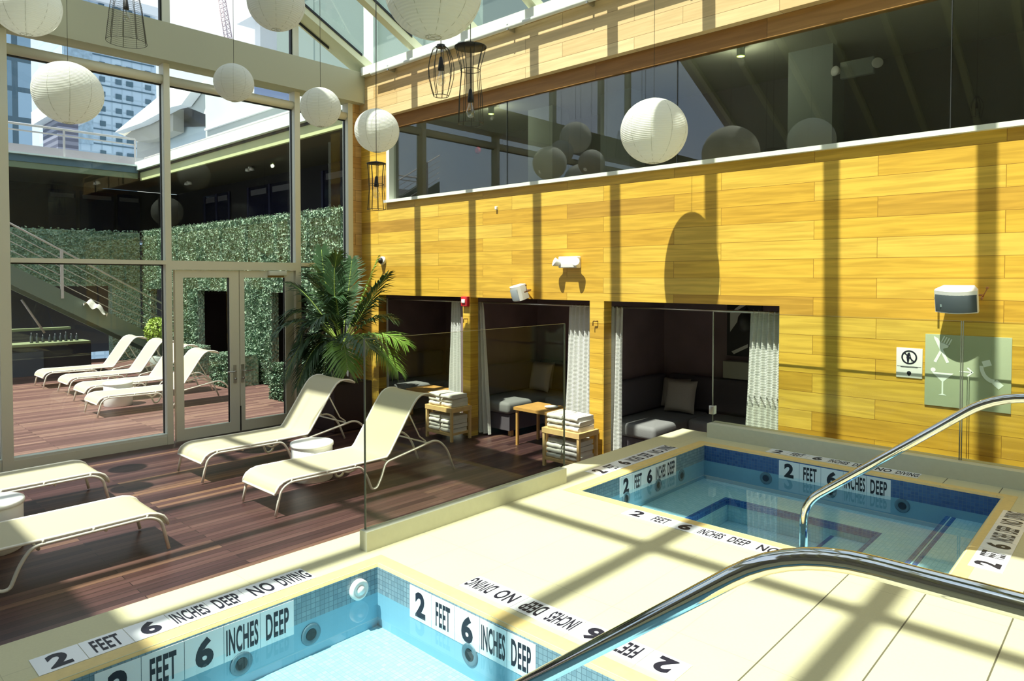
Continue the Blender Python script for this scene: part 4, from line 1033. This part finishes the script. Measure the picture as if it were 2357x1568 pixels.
# palm ----------------------------------------------------------
palm = empty('potted_palm', (-8.15, 5.3, ZD), 0, 'tall potted palm beside the corner pier behind the loungers', 'plant'); PL = (8.15, -5.3, -ZD)
mb = MB(); mb.rbox(-8.47, -7.85, 5.0, 5.6, ZD, .04, .015); mb.build('planter', M['planter'], palm, loc=PL)
MB().box(-8.43, -7.89, 5.04, 5.56, .035, .045).build('soil', M['soil'], palm, loc=PL)
base = Vector((-8.13, 5.3, .50))
for (dx, dy) in ((.03, 0), (.09, .04), (-.02, .07)):
    pts = [Vector((-8.1+dx*1.6, 5.25+dy*1.6, .03)), Vector((-8.11+dx*1.9, 5.27+dy, .2)), Vector((-8.12+dx*1.1, 5.29+dy, .36)), base + Vector((dx*.5, dy*.5, 0))]
    MB().tube(pts, [.030, .024, .026, .02], 8).build('trunk', M['bark'], palm, loc=PL)
FR = [((-8.43, 5.21, 1.33), (-8.48, 5.21, 1.84), 0), ((-8.10, 5.10, 1.39), (-7.99, 5.14, 1.74), 0), ((-7.96, 5.49, 1.09), (-7.81, 5.66, 1.69), 1), ((-7.65, 5.38, 1.10), (-7.39, 5.51, 1.48), 0),
      ((-8.45, 5.05, 1.21), (-8.65, 4.86, 1.36), 0), ((-8.35, 4.86, 1.16), (-8.33, 4.78, .52), 0), ((-8.63, 5.30, 1.39), (-8.70, 5.18, 1.45), 0), ((-7.50, 5.37, .88), (-7.10, 5.57, .60), 1),
      ((-7.46, 5.28, .91), (-7.06, 5.42, .28), 1), ((-7.33, 4.99, .90), (-7.00, 4.95, .60), 0), ((-7.53, 4.93, .79), (-7.30, 4.84, .32), 1), ((-8.00, 5.04, .93), (-7.97, 4.92, .19), 0),
      ((-8.49, 5.14, 1.09), (-8.56, 5.08, .12), 0), ((-8.27, 5.49, 1.20), (-8.28, 5.57, 1.69), 0), ((-7.79, 4.97, 1.11), (-7.84, 4.71, .89), 0), ((-8.20, 5.55, 1.08), (-8.00, 5.81, 1.14), 0),
      ((-8.55, 5.2, 1.0), (-8.70, 5.0, .62), 0), ((-8.30, 5.0, .9), (-8.42, 4.8, .30), 0), ((-7.8, 5.5, 1.0), (-7.5, 5.7, .9), 0),
      ((-8.5, 5.0, 1.25), (-8.68, 4.75, .85), 0), ((-8.4, 4.9, 1.1), (-8.55, 4.55, .70), 0), ((-8.25, 4.85, 1.0), (-8.3, 4.55, .15), 0), ((-8.1, 4.9, .85), (-8.12, 4.62, .05), 0), ((-7.95, 5.1, 1.3), (-7.75, 4.95, 1.2), 0), ((-8.2, 5.2, 1.3), (-8.3, 4.95, 1.5), 0)]
rp = random.Random(3)
for (c, t, light) in FR:
    c, t = Vector(c), Vector(t); n = 20
    rach = [base*(1-k/n)**2 + c*2*(k/n)*(1-k/n) + t*(k/n)**2 for k in range(n+1)]
    fr = MB(); fr.tube(rach, [.009*(1-.8*k/n)+.001 for k in range(n+1)], 6)
    f = fr.build('frond_stem', M['stem'], palm, loc=PL)
    lf = MB()
    for k in range(5, n+1):
        for sub in (0, .5):
            kk = min(k+sub, n); i = min(int(kk), n-1); p = rach[i].lerp(rach[i+1], kk-i); tg = (rach[i+1]-rach[i]).normalized()
            up = Vector((0, 0, 1)); side = tg.cross(up); 
            if side.length < .2: side = Vector((.7, .5, 0))
            side.normalize(); f_ = (kk-5)/(n-5); L_ = .40*math.sin(PI*(.18+.72*f_))**.8
            for s in (-1, 1):
                d = (side*s*1.0 + tg*(.55+.9*f_) + up*rp.uniform(-.05, .25)).normalized()
                q1 = p + d*L_*.5; q2 = p + d*L_ - up*L_*rp.uniform(.15, .45)
                wv = tg.cross(d).cross(d).normalized()*.013
                lf.add([p-wv*.5, p+wv*.5, q1+wv, q1-wv, q2], [(0, 1, 2, 3), (3, 2, 4)])
    lf.build('leaflets', M['leaf_light'] if light else M['leaf_dark'], palm, loc=PL)

# ================================================================ courtyard beyond the facade
CW = 6.42           # right wing wall plane
mb = MB()
ops = [(-18.3, -17.2), (-15.5, -13.8), (-12.2, -10.9), (-10.3, -9.3)]
xs = [-18.8] + [v for o in ops for v in o] + [-9.0]
for k in range(0, len(xs), 2): mb.box(xs[k], xs[k+1], CW, CW+.14, ZD, 1.17)
mb.box(-18.79, -9.0, CW, CW+.3, 1.17, 2.62)
def leafy(mb_, x0, x1, z0, z1, y, ax, n, rnd, s=.05):
    for _ in range(n):
        u, v = rnd.uniform(x0, x1), rnd.uniform(z0, z1); d = rnd.uniform(.01, .06); a = rnd.uniform(0, PI); c_, s_ = math.cos(a)*s, math.sin(a)*s; t = rnd.uniform(-.03, .03)
        if ax == 'y': q = [(u-c_, y-d+t, v-s_), (u+s_*.5, y-d-.02, v-c_*.5), (u+c_, y-d-t, v+s_), (u-s_*.5, y-d+.02, v+c_*.5)]
        else: q = [(y+d+t, u-c_, v-s_), (y+d+.02, u+s_*.5, v-c_*.5), (y+d-t, u+c_, v+s_), (y+d-.02, u-s_*.5, v+c_*.5)]
        mb_.add(q, [(0, 1, 2, 3)])
rh = random.Random(5)
leafy(mb, -18.8, -9.0, 1.17, 2.64, CW, 'y', 11000, rh, .028)
for k in range(0, len(xs), 2): leafy(mb, xs[k], xs[k+1], ZD, 1.2, CW, 'y', int(1700*(xs[k+1]-xs[k])), rh, .028)
hd = mb.build('hedge_wall', M['hedge']); tag(hd, 'sunlit green leaf-clad wall along the right side of the courtyard', 'hedge', kind='stuff')
mb = MB(); mb.box(-19.1, -18.8, -6, CW-.07, 1.25, 2.58); leafy(mb, -2, CW-.1, 1.25, 2.62, -18.8, 'x', 5200, rh, .03)
mb.box(-19.1, -18.8, 5.7, CW-.07, ZD, 1.25)
hd = mb.build('hedge_wall', M['hedge']); tag(hd, 'shaded green leaf-clad wall at the far left end of the courtyard', 'hedge', kind='stuff')
# hedge planter boxes at the foot of the pillars
for i, (x0, x1) in enumerate(((-13.3, -12.5), (-10.95, -10.5), (-15.3, -14.6))):
    mb = MB(); mb.box(x0, x1, 5.75, 6.3, ZD, -.02); leafy(mb, x0-.02, x1+.02, ZD, .02, 5.76, 'y', 900, rh, .028)
    for _ in range(250): 
        u, v = rh.uniform(x0, x1), rh.uniform(5.75, 6.3); mb.add([(u-.04, v, -.01), (u, v+.03, .01), (u+.04, v, .0), (u, v-.03, .012)], [(0, 1, 2, 3)])
    o = mb.build('hedge', M['hedge']); tag(o, 'low clipped hedge block at the foot of the courtyard wall, %s' % ['behind the right door pane', 'behind the palm', 'behind the left door pane'][i], 'hedge')
# dark ground floor rooms
mb = MB(); mb.box(-19.2, -9.0, 8.1, 8.2, ZD, 2.4); struct(MB().box(-19.0, -9.0, CW+.31, 8.1, 1.3, 1.35), 'ceiling_courtyard', M['dark_room'], 'dark ceiling of the ground floor rooms')
for x in (-16.4, -13.0, -10.6): struct(MB().box(x-.05, x+.05, CW+.31, 8.1, ZD, 1.3), 'wall_courtyard', M['dark_room'], 'dark partition of the ground floor rooms')
struct(mb, 'wall_courtyard', M['dark_room'], 'dark rooms behind the green wall')
struct(MB().box(-21.4, -19.2, -6, 5.6, 1.3, 1.36), 'ceiling_bar', M['dark_room'], 'dark ceiling of the bar recess')
mb = MB(); mb.box(-21.5, -21.4, -6, 8.2, ZD, 2.4); struct(mb, 'wall_bar', M['dark_room'], 'dark bar recess at the far end of the courtyard')
# bar counter
bc = empty('bar_counter', (-17.3, 2.4, ZD), 0, 'dark outdoor bar counter with a pale top under the stairs', 'counter'); BL = (17.3, -2.4, -ZD)
MB().box(-17.5, -17.1, -1.0, 4.75, ZD, .02).build('counter_base', simple('dark_plum_cladding', (.045, .035, .055), .7), bc, loc=BL)
MB().box(-17.6, -17.02, -1.05, 4.72, .02, .07).build('counter_top', simple('olive_counter', (.25, .30, .17), .5), bc, loc=BL)
MB().box(-18.2, -18.0, -1.0, 4.6, .28, .33).build('back_shelf', simple('olive_shelf', (.25, .30, .17), .5), bc, loc=BL)
MB().box(-17.09, -17.05, 3.05, 3.85, ZD, -.1).build('front_panel', simple('blue_grey_panel', (.09, .10, .14), .6), bc, loc=BL)
rnd = random.Random(8)
for k in range(9):
    y0 = 3.7 + k*.105 + rnd.uniform(-.01, .01); h = rnd.uniform(.14, .22)
    o = MB().lathe([(.028, 0), (.03, .01), (.03, h*.6), (.012, h*.75), (.012, h)], 10).build('bottle', simple('dark_bottle', (.04, .05, .06), .2) if k == 0 else bpy.data.materials['dark_bottle'], loc=(-17.3, y0, .0705)); tag(o, 'small dark bottle on the outdoor bar counter', 'bottle', 'bottles on the bar counter')
o = MB().tube([(-16.9, 3.45, 1.0), (-16.85, 3.83, .30)], .022, 8).build('parasol_pole', M['rail']); tag(o, 'thin pale pole leaning over the outdoor bar counter', 'pole')
# staircase
st = empty('staircase', (-16.3, 6.3, ZD), 0, 'grey steel outdoor staircase with cable railing descending to the right', 'stairs'); SL = (16.3, -6.3, -ZD)
def sz(y): return 1.50 - .585*(y-3.14)
for x in (-16.0, -17.0):
    mb = MB(); mb.prism([(-1.5, sz(-1.5)-.20), (6.0, sz(6.0)-.20), (6.2, ZD), (6.3, ZD+.06), (6.1, sz(6.1)+.17), (-1.5, sz(-1.5)+.17)], 0, x-.03, x+.03); mb.build('stringer', M['stair'], st, loc=SL)
y = 6.05
while y > -1.3:
    MB().box(-16.97, -16.03, y-.30, y, sz(y)+.05, sz(y)+.09).build('tread', M['stair'], st, loc=SL); y -= .29
for yy in (3.94, 1.4, -1.0, 6.1): MB().box(-15.99, -15.95, yy-.025, yy+.025, sz(yy), sz(yy)+.98).build('railing_post', M['rail'], st, loc=SL)
for h in (.28, .45, .62, .79, .96): MB().tube([(-15.97, -1.5, sz(-1.5)+h), (-15.97, 6.1, sz(6.1)+h)], .008 if h < .9 else .018, 6).build('railing_cable', M['rail'], st, loc=SL)
# shrub behind the loungers
bs = empty('shrub', (-15.62, 5.62, ZD), 0, 'sunlit yellow-green shrub behind the courtyard loungers', 'shrub')
MB().lathe([(.14, 0), (.18, .35), (.17, .36)], 20).build('pot', M['grey_render'], bs); MB().tube([(0, 0, .3), (.02, 0, .62)], .025, 8).build('stem', M['bark'], bs)
mb = MB(); 
for _ in range(1500):
    d = Vector((rnd.gauss(0, 1), rnd.gauss(0, 1), rnd.gauss(0, 1))).normalized()*rnd.uniform(.6, 1)**.5; c = Vector((d.x*.27, d.y*.27, .90+d.z*.30)); a = Vector((rnd.gauss(0, 1), rnd.gauss(0, 1), rnd.gauss(0, 1))).normalized()*.035; b = a.cross(d).normalized()*.018
    mb.add([c-a, c-b, c+a, c+b], [(0, 1, 2, 3)])
mb.build('foliage', M['bush'], bs)
# white crumpled cloth/bag on the stairs
mb = MB(); mb.grid(lambda u, v: (-16.05+.2*v, 4.30+.42*u, sz(4.30+.42*u)+.10+.16*math.sin(PI*u)*math.sin(PI*v)+.04*math.sin(13*u+7*v)), 12, 8)
o = mb.build('towel', M['towelling']); tag(o, 'crumpled white towel lying on the outdoor stairs', 'towel')

# upper storey, both wings
struct(MB().box(-22, -9.0, 8.5, 8.6, 2.6, 4.0), 'wall_gallery', M['dark_room'], 'dark back wall of the right gallery'); struct(MB().box(-9.1, -9.0, CW+.31, 8.5, 2.6, 4.0), 'wall_gallery', M['dark_room'], 'dark end wall of the right gallery')
struct(MB().box(-21.8, -9.1, CW+.31, 8.5, 2.5, 2.6), 'floor_gallery', M['dark_room'], 'floor of the right gallery'); struct(MB().box(-22.0, -21.9, -6, 8.5, 2.5, 3.98), 'wall_gallery', M['dark_room'], 'dark back wall of the far gallery')
struct(MB().box(-21.8, -19.11, -6, CW+.3, 2.45, 2.55), 'floor_gallery', M['dark_room'], 'floor of the far gallery')
sf = MB(); sf.box(-22, -9.0, CW, 8.6, 4.0, 4.12); sf.box(-22, -18.85, -6, CW, 3.98, 4.1)
struct(sf, 'ceiling_gallery', M['soffit'], 'brown soffit of the upper gallery')
for i, (x0, x1, z1) in enumerate(((-19.9, -18.35, 3.78), (-17.25, -15.0, 3.78), (-13.7, -11.6, 3.85))):
    r = empty('window', ((x0+x1)/2, 8.49, 2.6), 0, 'dark gallery window of the right wing, %s' % ['left', 'middle', 'right'][i], 'window', 'dark windows of the right gallery'); w2 = (x1-x0)/2
    MB().box(-w2, w2, -.03, 0, 0, z1-2.6).build('pane', M['window_dark'], r)
    fm = MB(); 
    for x in (-w2, 0, w2): fm.box(x-.04, x+.04, -.05, -.02, 0, z1-2.6)
    fm.build('window_frame', simple('dark_blue_frame', (.03, .03, .08), .5) if i == 0 else bpy.data.materials['dark_blue_frame'], r)
    for s in (-1, 1): MB().box(s*w2*.5-w2*.36, s*w2*.5+w2*.36, -.045, -.031, z1-2.6-.22, z1-2.6-.08).build('blind', M['blind'], r)
for i, (y0, y1) in enumerate(((5.10, 5.75), (5.85, 6.70), (6.8, 7.4))):
    r = empty('window', (-21.88, (y0+y1)/2, 2.6), 0, 'black gallery window of the far wing, %s' % ['left', 'middle', 'right'][i], 'window', 'black windows of the far gallery'); w2 = (y1-y0)/2
    MB().box(0, .03, -w2, w2, 0, 1.25).build('pane', M['window_dark'], r); MB().box(.031, .045, -w2*.85, w2*.85, 1.05, 1.16).build('blind', M['blind'], r)
for i, (x, y_, z) in enumerate(((-18.65, 7.5, 3.99), (-15.21, 7.5, 3.99), (-20.2, 5.8, 3.97))):
    r = empty('ceiling_lamp', (x, y_, z), 0, 'small white twin lamp on the gallery soffit, %s' % ['left of the facade centre', 'near the third mullion', 'in the far wing'][i], 'lamp', 'gallery soffit lamps')
    MB().box(-.03, .03, -.03, .03, -.04, .0).build('lamp_base', M['white'], r)
    for s in (-1, 1): MB().lathe([(.001, -.10), (.06, -.09), (.05, -.03), (.02, -.02)], 12, s*.1, 0, cap=False).build('lamp_head', M['white'], r)
# fascias, gutters, roofs
mb = MB(); mb.box(-18.8, -9.0, CW-.04, CW+.02, 3.90, 4.10); struct(mb, 'trim_8', M['fascia_y'], 'pale green fascia of the right wing')
mb = MB(); mb.box(-18.85, -9.0, CW-.06, CW+.02, 4.10, 4.15); struct(mb, 'trim_9', M['gasket'], 'dark drip line of the right wing')
mb = MB(); mb.box(-18.9, -9.0, CW-.14, CW+.02, 4.15, 4.36); mb.box(-22, -9, CW, 12, 4.12, 4.34); struct(mb, 'trim_10', M['fascia_w'], 'white gutter and roof of the right wing')
mb = MB(); mb.box(-18.88, -18.78, -6, CW-.1, 4.08, 4.24); struct(mb, 'trim_11', M['fascia_b'], 'dark blue fascia of the far wing')
mb = MB(); mb.box(-18.9, -18.80, -6, CW-.1, 3.94, 4.08); struct(mb, 'trim_12', simple('olive_soffit_edge', (.16, .20, .12), .7), 'olive edge under the far fascia')
mb = MB(); mb.box(-18.86, -18.70, -6, CW-.1, 4.24, 4.28); struct(mb, 'trim_13', M['fascia_w'], 'white gutter line of the far wing')
mb = MB(); mb.box(-22, -19.3, -6, 12, 4.28, 4.55); mb.box(-22, -18.85, -6, CW, 4.1, 4.28); struct(mb, 'roof_parapet', M['lav'], 'lavender grey parapet of the far wing')
def roof_rail(a, b, n, z, lab):
    a, b = Vector(a), Vector(b); r = empty('roof_railing', a, 0, lab, 'railing', 'roof edge railings')
    for h in (0, -.14): MB().tube([(0, 0, z+h), b-a+Vector((0, 0, z+h))], .028 if h == 0 else .018, 8).build('rail', M['rail'], r)
    for k in range(n+1):
        p = (b-a)*k/n; MB().box(p.x-.02, p.x+.02, p.y-.02, p.y+.02, 0, z).build('post', M['rail'], r)
roof_rail((-18.9, -3, 4.28), (-18.9, 6.3, 4.28), 6, .66, 'grey roof railing above the far wing')
roof_rail((-18.9, CW+.1, 4.36), (-9.3, CW+.1, 4.36), 6, .12, 'low pipe rail along the right wing roof')
# penthouse with white wedge canopy
ph = empty('penthouse', (-24, 10, 4.3), 0, 'white angular rooftop pavilion beyond the courtyard roofs', 'building'); HL = (24, -10, -4.3)
mb = MB(); mb.prism([(-32.37, 7.61), (-26.35, 8.40), (-24.34, 8.13), (-24.60, 7.88), (-25.39, 7.59), (-26.37, 7.66), (-29.29, 7.54)], 1, 10, 10.35); mb.build('canopy', M['white_render'], ph, loc=HL)
mb = MB(); mb.prism([(-26.41, 7.84), (-25.58, 8.18), (-24.30, 8.35), (-23.64, 8.19), (-18.56, 6.62), (-14.66, 5.20), (-14.67, 4.10), (-24.34, 4.1), (-24.33, 7.15)], 1, 10.4, 13.5); mb.build('pavilion_wall', simple('pale_grey_render', (.46, .50, .48), .8, var=.12, bscale=.8), ph, loc=HL)
MB().box(-24.2, -15.2, 10.3, 10.39, 6.55, 6.62).build('wall_band', M['white_render'], ph, loc=HL)
mb = MB(); mb.prism([(-28.44, 8.10), (-27.38, 8.08), (-25.26, 7.37), (-25.27, 6.95), (-28.46, 7.39)], 1, 10.8, 11.2); mb.build('recess_shade', M['black'], ph, loc=HL)  # solid black slab, the shade of the recess put into its colour
mb = MB(); mb.prism([(-29.08, 7.50), (-25.51, 7.00), (-25.55, 4.2), (-29.14, 4.2)], 1, 10.9, 11.4); mb.build('pavilion_glazing', simple('pale_blue_glazing', (.50, .60, .63), .3), ph, loc=HL)
mb = MB(); mb.prism([(-33.34, 7.79), (-30.17, 7.72), (-27.16, 7.85), (-27.19, 6.99), (-29.02, 6.92), (-30.93, 7.09)], 1, 10.4, 10.8); mb.build('canopy_underside', simple('taupe_render', (.42, .40, .34), .8), ph, loc=HL)
mb = MB(); mb.prism([(-32.77, 7.44), (-29.03, 7.54), (-29.08, 4.2), (-32.80, 4.2)], 1, 11, 11.5); mb.build('side_wall', simple('taupe_grey_render', (.45, .45, .42), .8), ph, loc=HL)
mb = MB(); mb.prism([(-19.56, 7.15), (-17.49, 6.52), (-17.49, 6.23), (-19.56, 6.81)], 1, 9.8, 9.9); mb.build('solar_panel', simple('blue_panel', (.07, .10, .19), .35), ph, loc=HL)

# towers and crane
def tower(x0, x1, y0, y1, z0, z1, mat, name, lab, par=None, cap=None):
    r = empty(name, ((x0+x1)/2, (y0+y1)/2, z0), 0, lab, 'building'); L = (-(x0+x1)/2, -(y0+y1)/2, -z0)
    MB().box(x0, x1, y0, y1, z0, z1).build('facade', mat, r, loc=L)
    MB().box(x0-.6, x1+.6, y0-.6, y1+.6, z1, z1+1).build('roof_cap', M['white_render'], r, loc=L)
    return r, L
t1 = tower_mat('blue_glass_tower', (.05, .10, .14), (.10, .19, .27), 1.7, 2.6, 1, .22, (.34, .48, .62))
t2 = tower_mat('pale_residential_tower', (.40, .52, .62), (.55, .68, .78), 1.05, 1.6, 1, .10, (.44, .56, .68))
tower(-80, -72.5, 4, 15.8, -20, 60, t1, 'glass_tower', 'dark blue glass tower at the far left behind the facade')
r, L = tower(-95, -85.3, 21.4, 30.8, -20, 31.6, t2, 'residential_tower', 'pale blue residential tower with dark window slots')
wb = MB()
for z in range(0, 19):
    for (yy, ww) in ((24.9, .55), (26.5, .6), (27.6, .7), (29.6, .6)): 
        wb.box(-85.3, -85.2, yy, yy+ww, 2.0+z*1.62, 2.55+z*1.62)
    wb.box(-85.3, -85.22, 24.2, 30.6, 1.55+z*1.62, 1.68+z*1.62)
wb.build('window_slot', simple('slate_window', (.06, .13, .18), .4), r, loc=L)
MB().box(-85.3, -85.15, 21.5, 24.2, 16, 31.4).build('patterned_panel', simple('patterned_blue_panel', (.36, .48, .58), .5, var=.5, bscale=2.5), r, loc=L)
t3 = tower_mat('low_slatted_block', (.10, .10, .15), (.20, .20, .26), 60, .5, 1, .12)
tower(-62, -58, 14.2, 15.5, -20, 13.0, t3, 'slatted_block', 'dark slatted plant block beyond the roof railing')
tower(-31.0, -30.5, 15.6, 16.9, 0, 13.3, M['white_render'], 'stair_tower', 'pale stair tower with a blue window beside the gable post')
mb = MB(); mb.box(-30.49, -30.45, 16.5, 16.85, 11.0, 12.6); o = mb.build('window', simple('blue_tower_window', (.15, .30, .42), .3)); tag(o, 'blue window on the pale stair tower', 'window')
cr_ = MB(); a, b = Vector((-90.2, 40.2, 40)), Vector((-89.3, 41.3, 31))
n = 16
for (dx, dy) in ((-.45, 0), (.45, 0), (0, .8)): cr_.tube([a+Vector((dx, dy, 0)), b+Vector((dx, dy, 0))], .07, 5)
for k in range(n):
    p, q = a.lerp(b, k/n), a.lerp(b, (k+1)/n); cr_.tube([p+Vector((-.45, 0, 0)), q+Vector((.45, 0, 0))], .05, 4); cr_.tube([p+Vector((.45, 0, 0)), q+Vector((0, .8, 0))], .05, 4); cr_.tube([p+Vector((0, .8, 0)), q+Vector((-.45, 0, 0))], .05, 4)
o = cr_.build('crane', simple('pink_grey_crane', (.45, .36, .38), .6)); tag(o, 'distant lattice construction crane in the sky', 'crane')
# building above the timber wall
t4 = tower_mat('grey_green_cladding', (.09, .13, .12), (.13, .18, .165), 3.2, 6, 0, .05, (.17, .22, .20))
r, L = tower(-26, -14.2, 14, 18, 3, 26, t4, 'neighbour_building', 'grey-green neighbouring building seen through the roof glass')
MB().box(-19.75, -19.2, 13.8, 14, 3, 11.2).build('pale_fin', simple('pale_fin', (.62, .70, .62), .6), r, loc=L)
